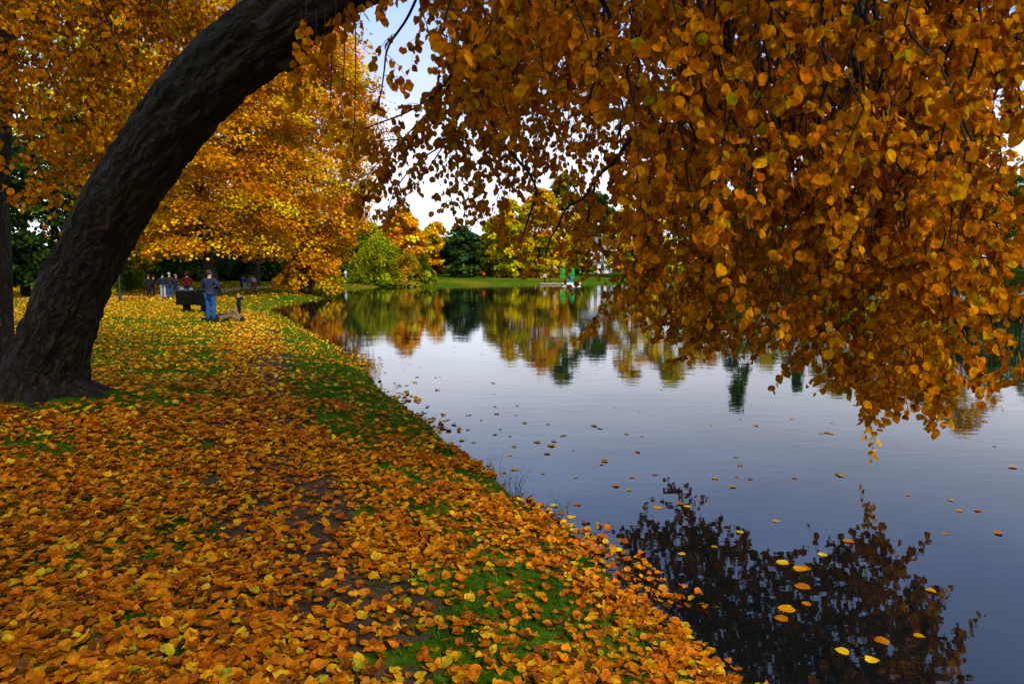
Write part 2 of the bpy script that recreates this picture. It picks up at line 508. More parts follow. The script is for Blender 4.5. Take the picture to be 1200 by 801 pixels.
# ------------------------------------------------------------------ leaves
def leaf_template(kind, seed):
    """round, short-pointed linden leaf lying in XY, stalk at the origin, tip along +Y, size about 1"""
    rs = np.random.RandomState(seed)
    if kind == 'fine':
        n = 11
        ang = np.linspace(0, 2 * math.pi, n, endpoint=False)
        pts = []
        for a in ang:                       # a = 0 is the stalk notch, pi the tip
            r = 0.47 * (1 + 0.05 * rs.normal())
            if a == 0: r *= 0.78
            x, y = math.sin(a) * r * 0.98, 0.45 - math.cos(a) * r
            pts.append((x, y))
        pts.insert(6, (0.02 * rs.normal(), 1.03))
        pts = np.array(pts)
        c = np.array([[0.0, 0.42]])
        P = np.vstack([c, pts])
        x, y = P[:, 0], P[:, 1] - 0.45
        z = rs.uniform(-.2, 1.3) * np.abs(x) * .5 + rs.uniform(-.9, .9) * y * y + rs.uniform(-.5, .5) * x * y + 0.03 * rs.normal(size=len(P))
        z[0] -= 0.03
        V = np.column_stack([P[:, 0], P[:, 1], z])
        m = len(pts)
        f = np.array([(0, 1 + q, 1 + (q + 1) % m) for q in range(m)])
        # stalk
        k = len(V)
        V = np.vstack([V, [(-.012, .04, 0), (.012, .04, 0), (0.05 * rs.normal(), -0.38, -.03)]])
        f = np.vstack([f, [(k, k + 1, k + 2)]])
        return V, f
    if kind == 'mid':
        n = 7
        ang = np.linspace(0, 2 * math.pi, n, endpoint=False)
        P = np.array([(math.sin(a) * .47 * (1 + .08 * rs.normal()), .45 - math.cos(a) * .47 * (1 + .06 * rs.normal())) for a in ang])
        P = np.vstack([[0, .44], P])
        x, y = P[:, 0], P[:, 1] - .45
        z = rs.uniform(0, .7) * np.abs(x) * .5 + rs.uniform(-.4, .5) * y * y
        return np.column_stack([P, z]), np.array([(0, 1 + q, 1 + (q + 1) % n) for q in range(n)])
    # coarse: a bent six-sided chip
    P = np.array([(-.1, 0), (.36, .12), (.42, .6), (0, 1.0), (-.42, .62), (-.38, .15)]) * (1 + .1 * rs.normal(size=(6, 2)))
    z = .3 * np.abs(P[:, 0]) + rs.uniform(-.1, .1, 6)
    return np.column_stack([P, z]), np.array([(0, 1, 2), (0, 2, 3), (0, 3, 4), (0, 4, 5)])

TEMPL = {k: [leaf_template(k, s) for s in range(8)] for k in ('fine', 'mid', 'coarse')}

def rot_from(nrm, spin):
    """(N,3,3) frames whose third axis is nrm and whose second axis is spun by spin"""
    nrm = nrm / (np.linalg.norm(nrm, axis=1)[:, None] + 1e-9)
    ref = np.where(np.abs(nrm[:, 2:3]) > .9, np.array([[0, 1., 0]]), np.array([[0, 0, 1.]]))
    a = np.cross(ref, nrm); a /= np.linalg.norm(a, axis=1)[:, None]
    b = np.cross(nrm, a)
    c, s = np.cos(spin)[:, None], np.sin(spin)[:, None]
    return np.stack([a * c + b * s, -a * s + b * c, nrm], -1)

def frames(ydir, nrm):
    y = ydir / (np.linalg.norm(ydir, axis=1)[:, None] + 1e-9)
    x = np.cross(y, nrm); x /= np.linalg.norm(x, axis=1)[:, None] + 1e-9
    return np.stack([x, y, np.cross(x, y)], -1)

class Leaves:
    def __init__(self): self.V, self.F, self.Cc, self.n = [], [], [], 0
    def add(self, kind, pos, rot, size, col, seed=0):
        if not len(pos): return
        rs = np.random.RandomState(seed + 17)
        pick = rs.randint(0, 8, len(pos))
        for t in range(8):
            s = pick == t
            if not s.any(): continue
            tv, tf = TEMPL[kind][t]
            m = s.sum()
            sc = size[s][:, None, None]
            stretch = np.stack([rs.uniform(.85, 1.1, m), np.ones(m), rs.uniform(.2, 1.7, m)], -1)[:, None, :]
            V = np.einsum('nij,nvj->nvi', rot[s], tv[None] * stretch) * sc + pos[s][:, None, :]
            Fq = tf[None] + (np.arange(m) * len(tv))[:, None, None] + self.n
            edge = np.ones((1, len(tv), 1)); edge[:, 0] = 0.93
            cc = col[s][:, None, :] * edge * rs.uniform(.86, 1.1, (m, len(tv), 1))
            self.V.append(V.reshape(-1, 3)); self.F.append(Fq.reshape(-1, 3)); self.Cc.append(cc.reshape(-1, 3))
            self.n += m * len(tv)
    def build(self, name, mat, parent=None):
        return mesh_obj(name, np.concatenate(self.V), np.concatenate(self.F), mat, parent, smooth=False, cols=np.concatenate(self.Cc))

def palette(rs, n, cols, w, jit=0.14):
    c = np.array(cols)[rs.choice(len(cols), n, p=np.array(w) / sum(w))]
    return np.clip(c * (1 + jit * rs.normal(size=(n, 1))) * (1 + .06 * rs.normal(size=(n, 3))), 0.001, 0.95)

# ------------------------------------------------------------------ fallen leaves on the bank
def path_dist(X, Y):
    d = np.full(X.shape, 1e9); side = np.zeros(X.shape)
    c = path_c[::4]
    for a, b in zip(c[:-1], c[1:]):
        v = b - a
        t = np.clip(((X - a[0]) * v[0] + (Y - a[1]) * v[1]) / (v @ v), 0, 1)
        q = np.hypot(X - a[0] - t * v[0], Y - a[1] - t * v[1])
        m = q < d
        d = np.where(m, q, d); side = np.where(m, np.sign((X - a[0]) * v[1] - (Y - a[1]) * v[0]), side)
    return d, side

# small smooth random fields for the patches of bare grass
def field(X, Y, s, seed):
    rs = np.random.RandomState(seed); v = 0
    for _ in range(14):
        k = rs.normal(size=2) / s
        v = v + np.sin(X * k[0] + Y * k[1] + rs.uniform(0, 6.28))
    return v / 14 ** .5 / .707

def litter_cover(X, Y):
    d = signed_shore(X, Y); pd, sd = path_dist(X, Y)
    n1, n2 = .6 * field(X, Y, .13, 1) + .6 * field(X, Y, .34, 21), field(X, Y, 1.2, 2)
    left = sd < 0
    base = np.where(left, 0.64, 0.44)
    + .78 * np.exp(-(pd / .9) ** 2) + .18 * np.exp(-np.maximum(d, 0) / .5) * (Y < 14)
    near = sstep(Y, 2, 7)
    base = base + .12 * (1 - near) + .3 * (pd < .5) * sstep(Y, 5, 8)
    # the strip of greener grass right of the path, further on
    base = base - .26 * (~left) * sstep(Y, 6, 10) * sstep(pd, .6, 1.2) * (Y < 40)
    base = base - .24 * left * sstep(Y, 8, 12) * sstep(pd, .6, 1.1) * (Y < 26)
    base = base + .18 * sstep(Y, 20, 26) * (Y < 34)
    # bare trodden spots on the path
    spot = (pd < .35) & (field(X, Y, .25, 9) > 1.25) & (Y < 12)
    base = base - .2 * spot
    base = base - .42 * sstep(X / np.maximum(Y, 1), -.50, -.44) * sstep(Y, 27, 33) * (.6 + .4 * (n2 < .6)) + .1 * (X / np.maximum(Y, 1) < -.47)
    m = base + .34 * n1 * (pd > .3) + .12 * n2
    raft = (d > -.4) & (d <= -.03) & (field(X, Y, .5, 12) > .35) & (Y < 20)
    return np.where(raft, .5 * np.exp(d * 5), np.clip(m * 1.35 - .22, 0.13, 1.0) * (d > -.03))

rs = np.random.RandomState(11)
def scatter(n, y0, y1, p, xl=-.95, xr=.9, pad=1.2):
    """points in the wedge of ground in front of the camera, density falling as y**-p"""
    e = 2 - p
    u = rs.uniform(size=n)
    y = (y0 ** e + u * (y1 ** e - y0 ** e)) ** (1 / e)
    x = (xl + (xr - xl) * rs.uniform(size=n)) * y + rs.uniform(-pad, pad, n)
    return x, y

ORANGES = [(.62, .17, .002), (.68, .26, .003), (.74, .38, .004), (.44, .11, .002), (.20, .065, .005), (.80, .50, .012), (.66, .21, .002), (.38, .32, .006)]
OW = [26, 20, 11, 19, 11, 4, 14, 1.2]
YELLOWS = [(.84, .45, .003), (.88, .56, .006), (.74, .29, .002), (.60, .19, .002), (.82, .66, .06), (.42, .40, .01)]
YW = [28, 22, 22, 12, 8, 5]

L = Leaves()
def lay(n, y0, y1, p, kind, smin, smax, tilt, zmax, seed, yellow=0.0, **kw):
    x, y = scatter(n, y0, y1, p, **kw)
    keep = rs.uniform(size=n) < litter_cover(x, y)
    keep &= ~((np.hypot(x + 5.75, y - 8.5) < .72))
    x, y = x[keep], y[keep]
    m = len(x)
    z = ground(x, y) + .008 + rs.uniform(0, 1, m) ** 2 * zmax
    z = np.maximum(z, WATER + .006)
    z += (path_dist(x, y)[0] < .75) * (.006 + .0008 * np.hypot(x, y))
    nrm = np.stack([rs.normal(0, tilt, m), rs.normal(0, tilt, m), np.ones(m)], -1)
    rot = rot_from(nrm, rs.uniform(0, 6.28, m))
    size = rs.uniform(smin, smax, m)
    c1 = palette(rs, m, ORANGES, OW); c2 = palette(rs, m, YELLOWS, YW)
    fy = np.clip(yellow + sstep(y, 5, 22) * .75, 0, 1)
    col = np.where((rs.uniform(size=m) < fy)[:, None], c2, c1)
    L.add(kind, np.column_stack([x, y, z]), rot, size, col, seed)
    return m
n_l = [lay(70000, 1.4, 7.5, 1.25, 'fine', .036, .076, .26, .035, 1),
       lay(62000, 7.0, 16, 1.3, 'mid', .06, .10, .32, .03, 2),
       lay(110000, 15, 45, 1.2, 'coarse', .06, .095, .35, .02, 3, xr=.1),
       lay(26000, 40, 95, 1.1, 'coarse', .16, .24, .35, .02, 4, xl=-.75, xr=-.15)]
# margin for a look from the side: ground next to and behind the camera
litter = L.build('leaf_litter', M_LITTER)
tag(litter, 'orange and yellow fallen linden leaves covering the bank', kind='stuff')
print('litter', n_l)

tb = MB()
for k_ in range(170):
    y_ = rs.uniform(1.8, 11); x_ = rs.uniform(-.9, .35) * y_
    if signed_shore(np.array([x_]), np.array([y_]))[0] < .1: continue
    a_ = rs.uniform(0, 3.14); l_ = rs.uniform(.06, .28); z_ = gz(x_, y_) + .03
    c_, s_ = math.cos(a_), math.sin(a_)
    tb.tube([(x_ - c_ * l_, y_ - s_ * l_, z_ - .01), (x_ + .1 * l_ * s_, y_ - .1 * l_ * c_, z_ + .012), (x_ + c_ * l_, y_ + s_ * l_, z_)], [.0035, .003, .0015], 4)
tag(tb.build('fallen_twigs', M_TWIG), 'thin dark twigs scattered among the fallen leaves', kind='stuff')

# ------------------------------------------------------------------ grass blades between the leaves
def grass(n, y0, y1, p, h0, h1, w, xl=-.95, xr=.9):
    x, y = scatter(n, y0, y1, p, xl, xr)
    cov = litter_cover(x, y); d = signed_shore(x, y)
    pd, sd = path_dist(x, y)
    k = (rs.uniform(size=n) < np.clip(1.25 - cov, .12, 1)) & (d > .0) & (pd > .42)
    x, y = x[k], y[k]; m = len(x)
    z = ground(x, y)
    h = rs.uniform(h0, h1, m); a = rs.uniform(0, 6.28, m); lean = rs.uniform(.1, .9, m) * h; la = rs.uniform(0, 6.28, m)
    ww = w * rs.uniform(.6, 1.3, m)
    b = np.column_stack([x, y, z - .005]); s = np.column_stack([np.cos(a) * ww, np.sin(a) * ww, np.zeros(m)])
    mid = b + np.column_stack([np.cos(la) * lean * .35, np.sin(la) * lean * .35, h * .6])
    tip = b + np.column_stack([np.cos(la) * lean, np.sin(la) * lean, h])
    V = np.stack([b - s, b + s, mid + s * .7, mid - s * .7, tip], 1)
    o = (np.arange(m) * 5)[:, None]
    c = palette(rs, m, [(.035, .11, .006), (.065, .165, .008), (.025, .07, .005), (.17, .19, .02)], [4, 4, 3, 1.2])
    return V.reshape(-1, 3), np.concatenate([o + [0, 1, 2], o + [0, 2, 3], o + [3, 2, 4]]), np.repeat(c, 5, 0)
parts = [grass(85000, 1.5, 10, 1.2, .025, .065, .0022), grass(60000, 9, 45, 1.2, .04, .08, .006, xr=.1)]
off = 0; vv, ff, cc = [], [], []
for v, f, c in parts:
    vv.append(v); ff.append(f + off); cc.append(c); off += len(v)
tag(mesh_obj('grass', np.concatenate(vv), np.concatenate(ff), M_GRASS, smooth=False, cols=np.concatenate(cc)), 'short green grass growing between the fallen leaves', kind='stuff')

# ------------------------------------------------------------------ trunks with real bark relief
def bark_tube(name, pts, rad, parent, rings=380, seg=120, relief=.062, seed=0, flare=None, mat=None, knots=()):
    S = spline(np.column_stack([np.array([tuple(p) for p in pts]), rad]), rings)
    P, r = S[:, :3], S[:, 3]
    T = np.gradient(P, axis=0); ds = np.linalg.norm(T, axis=1); T /= ds[:, None]
    s = np.cumsum(ds)
    A = np.cross(T, np.array((0.1, 1.0, 0.05))); A /= np.linalg.norm(A, axis=1)[:, None]
    B = np.cross(T, A)
    V = np.zeros((rings, seg, 3)); G = np.zeros((rings, seg, 3))
    for i in range(rings):
        for j in range(seg):
            a = 2 * math.pi * j / seg
            ca, sa = math.cos(a), math.sin(a)
            q = Vector((ca * r[i] * 7 + seed, sa * r[i] * 7, s[i] * 1.15))
            w = noise.noise(q * .35) * .9
            n1 = 1 - abs(noise.noise(q + Vector((w, w, 0)))) * 2.1
            n2 = 1 - abs(noise.noise(q * 2.3 + Vector((5, w, 0)))) * 2
            n3 = noise.noise(Vector((ca * 1.1, sa * 1.1, s[i] * .5)) + Vector((seed, 3, 1)))
            n4 = 1 - abs(noise.noise(q * 1.6 + Vector((2, 8, s[i] * 2.2)))) * 2
            rr_ = r[i] * (1 + .10 * n3) + relief * (n1 * .55 + n2 * .3 + n4 * .3 - .3) * min(1, r[i] / .3)
            if flare:
                hgt = max(0.0, 1 - s[i] / flare[0])
                rr_ += flare[1] * hgt ** 2.2 * (0.45 + 0.9 * max(0, math.sin(a * 3 + 1.1 + seed)) + .5 * max(0, math.sin(a * 5 + 2)))
            V[i, j] = P[i] + rr_ * (A[i] * ca + B[i] * sa)
            G[i, j] = (ca * r[i], sa * r[i], s[i])
    i = np.arange(rings - 1)[:, None] * seg; j = np.arange(seg)[None, :]; k = (j + 1) % seg
    f = np.stack([i + j, i + k, i + seg + k, i + seg + j], -1).reshape(-1, 4)
    Vf = V.reshape(-1, 3)
    n = len(Vf)
    Vf = np.vstack([Vf, P[0:1], P[-1:]])
    caps = np.array([(n, (q + 1) % seg, q) for q in range(seg)] + [(n + 1, (rings - 1) * seg + q, (rings - 1) * seg + (q + 1) % seg) for q in range(seg)])
    o = mesh_obj(name, Vf, [caps, f], mat or M_BARK, parent)
    at_ = o.data.attributes.new('Grain', 'FLOAT_VECTOR', 'POINT')
    gg = np.vstack([G.reshape(-1, 3), [(0, 0, 0), (0, 0, s[-1])]]).astype(np.float32)
    at_.data.foreach_set('vector', gg.ravel())
    return o

base = at(47, 478, 8.55)
base.z = gz(base.x, base.y) - .25
tree = empty('leaning_linden_tree', (0, 0, 0), 'big dark linden trunk leaning out over the bank with golden branches hanging over the water', 'tree')
tp = [base, at(56, 430, 8.5), at(66, 395, 8.4), at(88, 335, 8.2), at(122, 268, 7.9), at(158, 205, 7.5), at(205, 140, 7.1), at(252, 90, 6.7), at(300, 50, 6.3),
      at(350, 12, 6.0), at(410, -22, 5.8), at(480, -52, 5.7), at(560, -85, 5.75)]
tw = [104, 86, 79, 74, 72, 72, 73, 75, 77, 73, 66, 56, 46]
td = [8.55, 8.5, 8.4, 8.2, 7.9, 7.5, 7.1, 6.7, 6.3, 6.0, 5.8, 5.7, 5.75]
bark_tube('trunk', tp, [w * d / F / 2 * .93 for w, d in zip(tw, td)], tree, flare=(1.0, .16))

for a_, ln_, r_ in ((-.35, .95, .15), (.55, .8, .13), (-1.3, 1.05, .15), (-2.2, .8, .14), (3.4, .7, .12)):
    q_ = []
    for u_ in np.linspace(0, 1, 7):
        x_, y_ = base.x + .12 + math.cos(a_ + .35 * u_) * (.28 + ln_ * u_), base.y + math.sin(a_ + .35 * u_) * (.28 + ln_ * u_)
        q_.append(Vector((x_, y_, gz(x_, y_) + .17 * (1 - u_) ** 1.6 - .05 - .1 * u_)))
    bark_tube('root', q_, np.linspace(r_, .03, 7), tree, rings=60, seg=24, relief=.02, seed=a_)

limbs = [
    ([tp[-1], at(680, -120, 6.0), at(820, -150, 6.4), at(980, -150, 6.6), at(1120, -120, 6.4), at(1240, -60, 6.0)], (.19, .03)),
    ([tp[-2], at(600, -110, 6.8), at(700, -120, 8.2), at(810, -110, 9.3), at(920, -90, 9.4), at(1040, -60, 9.2)], (.15, .02)),
    ([tp[-1], at(700, -220, 5.2), at(850, -270, 4.6), at(1020, -270, 4.3), at(1200, -230, 4.3)], (.15, .02)),
    ([tp[-4], at(390, -60, 7.2), at(470, -90, 8.4), at(560, -70, 9.2), at(650, -50, 9.6)], (.11, .02)),
    ([tp[-3], at(440, -80, 5.2), at(420, -120, 4.6), at(540, -160, 4.5), at(620, -170, 4.6)], (.10, .02)),
]
limb_pts = []
for pts, (r0, r1) in limbs:
    c = spline([tuple(p) for p in pts], 40)
    w = np.array([[noise.noise(Vector(q) * 1.1), noise.noise(Vector(q) * 1.1 + Vector((9, 0, 0))), noise.noise(Vector(q) * 1.1 + Vector((0, 9, 0)))] for q in c]) * .18
    w[0] = 0
    c = c + w
    MB().tube(c, np.linspace(r0, r1, 40), 10).build('limb', M_TWIG if r0 < .12 else M_FARBARK, tree)
    limb_pts.append(c)
LP = np.vstack(limb_pts)
LP = LP[LP[:, 0] / LP[:, 1] > -.08]        # the curtain hangs from the outer limbs; the inner ones are bare below
# knobbly stub under the trunk
k0 = at(318, 66, 6.25)
MB().tube([k0 + Vector((-.05, 0, .2)), k0, at(338, 74, 6.2), at(350, 66, 6.15), at(356, 62, 6.1)], [.14, .11, .085, .07, .03], 10).build('branch_stub', M_FARBARK, tree)

# ------------------------------------------------------------------ hanging branches, twigs and leaves
CURT = [(.60, .205, .001), (.62, .245, .001), (.53, .158, .001), (.68, .31, .002), (.38, .12, .002), (.36, .27, .004), (.78, .46, .006)]
CW = [30, 24, 20, 8, 6, 3, 1.2]
class Canopy:
    def __init__(self, seed): self.rs = np.random.RandomState(seed); self.tw = MB(); self.p, self.y, self.nr, self.s, self.sh = [], [], [], [], []
    def leafy(self, q, n_leaf, size, bare=0.0, fan=.9, tone=0.0):
        """leaves along the polyline q"""
        rs = self.rs
        q = np.asarray(q); seg = len(q) - 1
        shade = rs.normal(0, .10) + tone
        for k in range(n_leaf):
            u = (bare + (1 - bare) * (k + rs.uniform(.1, .9)) / n_leaf) * seg
            i = min(int(u), seg - 1); t = u - i
            p = q[i] * (1 - t) + q[i + 1] * t
            a = rs.uniform(0, 6.28)
            side = np.array((math.cos(a), math.sin(a), 0.0))
            yd = side * fan * rs.uniform(.2, 1) + np.array((0, 0, -1.0)) + rs.normal(0, .2, 3)
            nr = np.array((rs.normal(), rs.normal(), 0)); nr /= np.linalg.norm(nr) + 1e-6
            nr = nr + np.array((0, -.25, rs.normal(.25, .35)))
            self.p.append(p + side * size * .28 + np.array((0, 0, -.01))); self.y.append(yd); self.nr.append(nr)
            self.s.append(size * rs.uniform(.62, 1.12)); self.sh.append(shade)
    def twig(self, p0, d, ln, r=.0035, n_leaf=12, size=.085, droop=.9, tone=0.0):
        rs = self.rs
        q = [np.array(p0)]; d = np.array(d, float); d /= np.linalg.norm(d)
        m = 5
        for i in range(m):
            d = d + np.array((0, 0, -droop / m * 1.4)) + rs.normal(0, .16, 3); d /= np.linalg.norm(d)
            q.append(q[-1] + d * ln / m)
        q = np.array(q)
        self.tw.tube(q, np.linspace(r, r * .35, m + 1), 3, cap=False)
        if n_leaf: self.leafy(q, n_leaf, size, .08, tone=tone)
        return q
    def branch(self, c, r0, step, ln, n_leaf, size, start=.25, droop=.9):
        """c polyline of the branch; twigs every step metres"""
        rs = self.rs
        c = np.asarray(c)
        L_ = np.concatenate([[0], np.cumsum(np.linalg.norm(np.diff(c, axis=0), axis=1))])
        self.tw.tube(c, np.linspace(r0, .004, len(c)), 6)
        tone = rs.normal(0, .08)
        s = L_[-1] * start
        while s < L_[-1]:
            i = min(np.searchsorted(L_, s) - 1, len(c) - 2)
            t = (s - L_[i]) / (L_[i + 1] - L_[i] + 1e-9)
            p = c[i] * (1 - t) + c[i + 1] * t
            a = rs.uniform(0, 6.28)
            d = np.array((math.cos(a), math.sin(a), rs.uniform(-.6, .25)))
            q = self.twig(p, d, ln * rs.uniform(.5, 1.3), n_leaf=int(n_leaf * rs.uniform(.6, 1.3)), size=size, droop=droop, tone=tone)
            if rs.uniform() < .5:
                a = rs.uniform(0, 6.28)
                self.twig(q[2], (math.cos(a), math.sin(a), -.3), ln * .5, r=.0025, n_leaf=int(n_leaf * .5), size=size, tone=tone)
            s += step * rs.uniform(.5, 1.5)
        self.leafy(c[-4:], 8, size, tone=tone)
    def drop(self, tip, r0=.02, step=.12, ln=.45, n_leaf=12, size=.085, src=None, wav=.2, start=.2, droop=.55):
        """a branch from the nearest limb out and down to the tip"""
        rs = self.rs
        tip = np.array(tuple(tip))
        S = LP if src is None else src
        up = S[S[:, 2] > tip[2] + .2]
        dd = np.linalg.norm((up - tip)[:, :2] * 1.0, axis=1) + .15 * np.abs(up[:, 2] - tip[2])
        p0 = up[rs.choice(np.argsort(dd)[:4])]
        h = p0[2] - tip[2]
        out = tip - p0; out[2] = 0
        p1 = p0 + out * .45 + np.array((0, 0, .05 * h)); p2 = p0 + out * rs.uniform(.85, 1.05) - np.array((0, 0, h * .35))
        c = bez(p0, p1, p2, tip, 26)
        ph = rs.uniform(0, 50)
        w = np.array([[noise.noise(Vector((q[2] * 1.7 + ph, q[0], 0))), noise.noise(Vector((q[2] * 1.7, ph, q[1]))), 0] for q in c]) * wav * 2
        w *= np.sin(np.linspace(0, math.pi, 26))[:, None] ** .5
        self.branch(c + w, r0, step, ln, n_leaf, size, start, droop)
    def build(self, parent, cols, cw, bname='hanging_branches', lname='crown', jit=.14):
        self.tw.build(bname, M_TWIG, parent, smooth=True)
        p = np.array(self.p); n = len(p)
        Lv = Leaves()
        c = palette(self.rs, n, cols, cw, jit) * (1 + np.array(self.sh)[:, None])
        Lv.add('fine', p, frames(np.array(self.y), np.array(self.nr)), np.array(self.s), np.clip(c, .002, .95), 3)
        Lv.build(lname, M_LEAF, parent)
        print(bname, n, 'leaves')

cn = Canopy(21)
rc = np.random.RandomState(8)
def interp(x, xs, ys): return float(np.interp(x, xs, ys))
BX = [410, 440, 480, 520, 560, 610, 650, 690, 720, 760, 800, 860, 910, 960, 1010, 1060, 1100, 1140, 1180, 1240]
BY = [235, 255, 275, 285, 290, 300, 305, 345, 380, 410, 440, 435, 445, 475, 505, 515, 500, 455, 430, 420]     # lower edge of the leaves
DX = [410, 520, 640, 740, 800, 900, 1000, 1060, 1110, 1160, 1240]
DY = [8.4, 8.8, 9.2, 9.4, 9.5, 8.3, 7.2, 6.9, 6.2, 5.4, 4.9]                                                  # how far off the outer curtain hangs
# outer curtain
for x in np.concatenate([np.linspace(528, 690, 16), np.linspace(742, 1110, 43), np.linspace(1120, 1230, 4)]):
    x = x + rc.uniform(-12, 12)
    d = interp(x, DX, DY) + rc.uniform(-.5, .2)
    yb = interp(x, BX, BY) - rc.uniform(0, 30) - (rc.uniform(0, 90) if rc.uniform() < .35 else 0) - .22 * F / d
    sparse = x < 690
    if x > 1120: yb -= 60
    cn.drop(at(x, yb, d), .018, .16 if sparse else .15, .42 if x < 600 else .55, 9 if sparse else 13, .088)
# middle layers
for x in np.concatenate([np.linspace(545, 700, 7), np.linspace(735, 1110, 22)]):
    x = x + rc.uniform(-18, 18)
    d = min(interp(x, DX, DY) - 1.2, rc.uniform(5.4, 7.2))
    yb = interp(x, BX, BY) - rc.uniform(70, 190)
    if x < 700: yb = min(yb, rc.uniform(90, 190))
    cn.drop(at(x, yb, d), .022, .155, .52, 12, .086)
for x in np.linspace(500, 735, 17):
    cn.drop(at(x + rc.uniform(-8, 8), rc.uniform(40, 190), rc.uniform(6.8, 9.0)), .016, .15, .45, 11, .084)
# near fringe, large in the picture
for x, yb in [(530, 60), (560, 95), (590, 70), (640, 110), (690, 80), (745, 215), (800, 130), (850, 330), (905, 190), (940, 300), (985, 250), (1040, 190), (1085, 300), (1165, 60), (745, 300), (1180, 110), (610, 20), (880, 60), (1000, 60)]:
    cn.drop(at(x + rc.uniform(-8, 8), yb, rc.uniform(4.1, 5.2)), .016, .12, .36, 9, .088)
# scattered drooping leaves at the left of the gap, and the bare-ended sprig against the sky
for pts, st in (([(575, 30, 8.2), (520, 110, 8.3), (470, 165, 8.3), (435, 200, 8.4), (418, 236, 8.4)], .10),
                ([(590, 60, 8.6), (540, 150, 8.6), (490, 190, 8.6), (462, 225, 8.6), (452, 262, 8.6)], .10),
                ([(600, 20, 8.2), (560, 90, 8.2), (500, 150, 8.2), (450, 165, 8.2), (415, 160, 8.2)], .12),
                ([(790, 200, 8.4), (760, 280, 8.4), (728, 330, 8.4), (705, 360, 8.4), (690, 388, 8.4)], .12),
                ([(1150, 250, 5.6), (1150, 320, 5.5), (1160, 370, 5.4), (1172, 410, 5.3)], .12),
                ([(1200, 250, 5.3), (1205, 340, 5.2), (1195, 400, 5.1), (1205, 440, 5.0)], .12),
                ([(500, -30, 6.0), (478, 20, 6.1), (455, 55, 6.2), (450, 85, 6.2), (446, 112, 6.2), (440, 128, 6.2)], .34),
                ([(560, -20, 7.0), (550, 60, 7.6), (505, 130, 8.0), (470, 185, 8.3), (436, 222, 8.4), (415, 246, 8.5)], .13),
                ([(600, -10, 7.6), (560, 90, 8.0), (520, 170, 8.4), (480, 225, 8.5), (450, 250, 8.5)], .13),
                ([(560, 40, 7.6), (520, 100, 7.4), (480, 130, 7.4), (430, 150, 7.4), (412, 165, 7.4)], .15)):
    cn.branch(spline([tuple(at(*p)) for p in pts], 22), .014, st, .34, 7, .09, .1)
e0 = at(445, 112, 6.2)
for dx, dz, ln in ((-.12, -1, .45), (.02, -1, .5), (.1, -1, .42), (-.7, -.6, .5)):
    cn.twig(tuple(e0), (dx, 0, dz), ln, r=.004, n_leaf=0, droop=.5)
# leaves hanging right under the trunk
for x, y, d in ((345, 95, 5.7), (362, 112, 5.6), (385, 60, 5.6), (400, 40, 5.6), (420, 30, 5.7), (450, 25, 5.7), (372, 80, 5.5), (395, 140, 5.7), (380, 170, 5.8), (350, 60, 5.6), (408, 205, 5.9), (340, 130, 5.8)):
    t0 = at(x + 8, min(y - 60, 10), d)
    q = bez(t0, at(x + 12, y - 45, d), at(x + 2, y - 20, d), at(x, y, d), 8)
    cn.tw.tube(q, np.linspace(.006, .002, 8), 4, cap=False)
    cn.leafy(q, 13, .088, .35)
# long dark bare limbs seen through the leaves
for pts, r in (([(800, -20, 4.9), (806, 90, 5.0), (798, 160, 5.0), (812, 230, 5.1)], .012), ([(958, -20, 4.9), (968, 60, 4.9), (962, 150, 5.0), (975, 260, 5.0)], .015), ([(905, -20, 4.7), (898, 70, 4.8), (910, 160, 4.8)], .012),
               ([(1020, -20, 4.9), (1012, 90, 4.9), (1030, 180, 5.0), (1022, 290, 5.0)], .013), ([(850, 0, 4.8), (858, 90, 4.8), (850, 170, 4.9), (862, 240, 4.9)], .014), ([(690, -20, 5.2), (700, 60, 5.2), (692, 130, 5.2)], .011),
               ([(770, 120, 6.6), (735, 165, 6.8), (705, 205, 7.0), (672, 238, 7.2), (652, 268, 7.3), (640, 300, 7.4)], .028),
               ([(705, 205, 7.0), (688, 240, 7.1), (690, 265, 7.1), (698, 292, 7.2)], .016),
               ([(560, -20, 6.6), (562, 80, 6.8), (575, 130, 6.9), (590, 165, 7.0), (625, 215, 7.1), (618, 250, 7.2), (606, 290, 7.2)], .03),
               ([(880, -20, 5.8), (886, 40, 5.9), (892, 75, 5.9), (915, 108, 6.0), (922, 150, 6.0), (928, 200, 6.1)], .03),
               ([(950, -20, 5.8), (956, 60, 5.8), (952, 110, 5.9), (962, 170, 6.0), (958, 230, 6.0)], .02),
               ([(740, 0, 6.2), (748, 80, 6.2), (742, 130, 6.3), (765, 170, 6.4), (758, 240, 6.4)], .03),
               ([(1010, 60, 5.6), (1060, 100, 5.7), (1085, 160, 5.8), (1055, 215, 5.9), (1050, 270, 6.0)], .02),
               ([(1240, 60, 5.2), (1190, 48, 5.2), (1130, 36, 5.3), (1080, 28, 5.4)], .022),
               ([(1085, 150, 5.7), (1120, 185, 5.6), (1160, 215, 5.5), (1200, 235, 5.4)], .012),
               ([(1070, 250, 5.8), (1120, 290, 5.6), (1165, 310, 5.5), (1210, 335, 5.4)], .012)):
    c = spline([tuple(at(*p)) for p in pts], 30)
    c += np.array([[noise.noise(Vector(q) * 4), noise.noise(Vector(q) * 4 + Vector((7, 0, 0))), noise.noise(Vector(q) * 4 + Vector((0, 7, 0)))] for q in c]) * .06
    cn.tw.tube(c, np.linspace(r, .006, 30), 7)
    for i in range(4, 30, 2):
        a = cn.rs.uniform(0, 6.28)
        cn.twig(c[i], (math.cos(a), math.sin(a), -.7), cn.rs.uniform(.25, .6), r=.004, n_leaf=int(cn.rs.choice([0, 0, 4, 8])), size=.088)
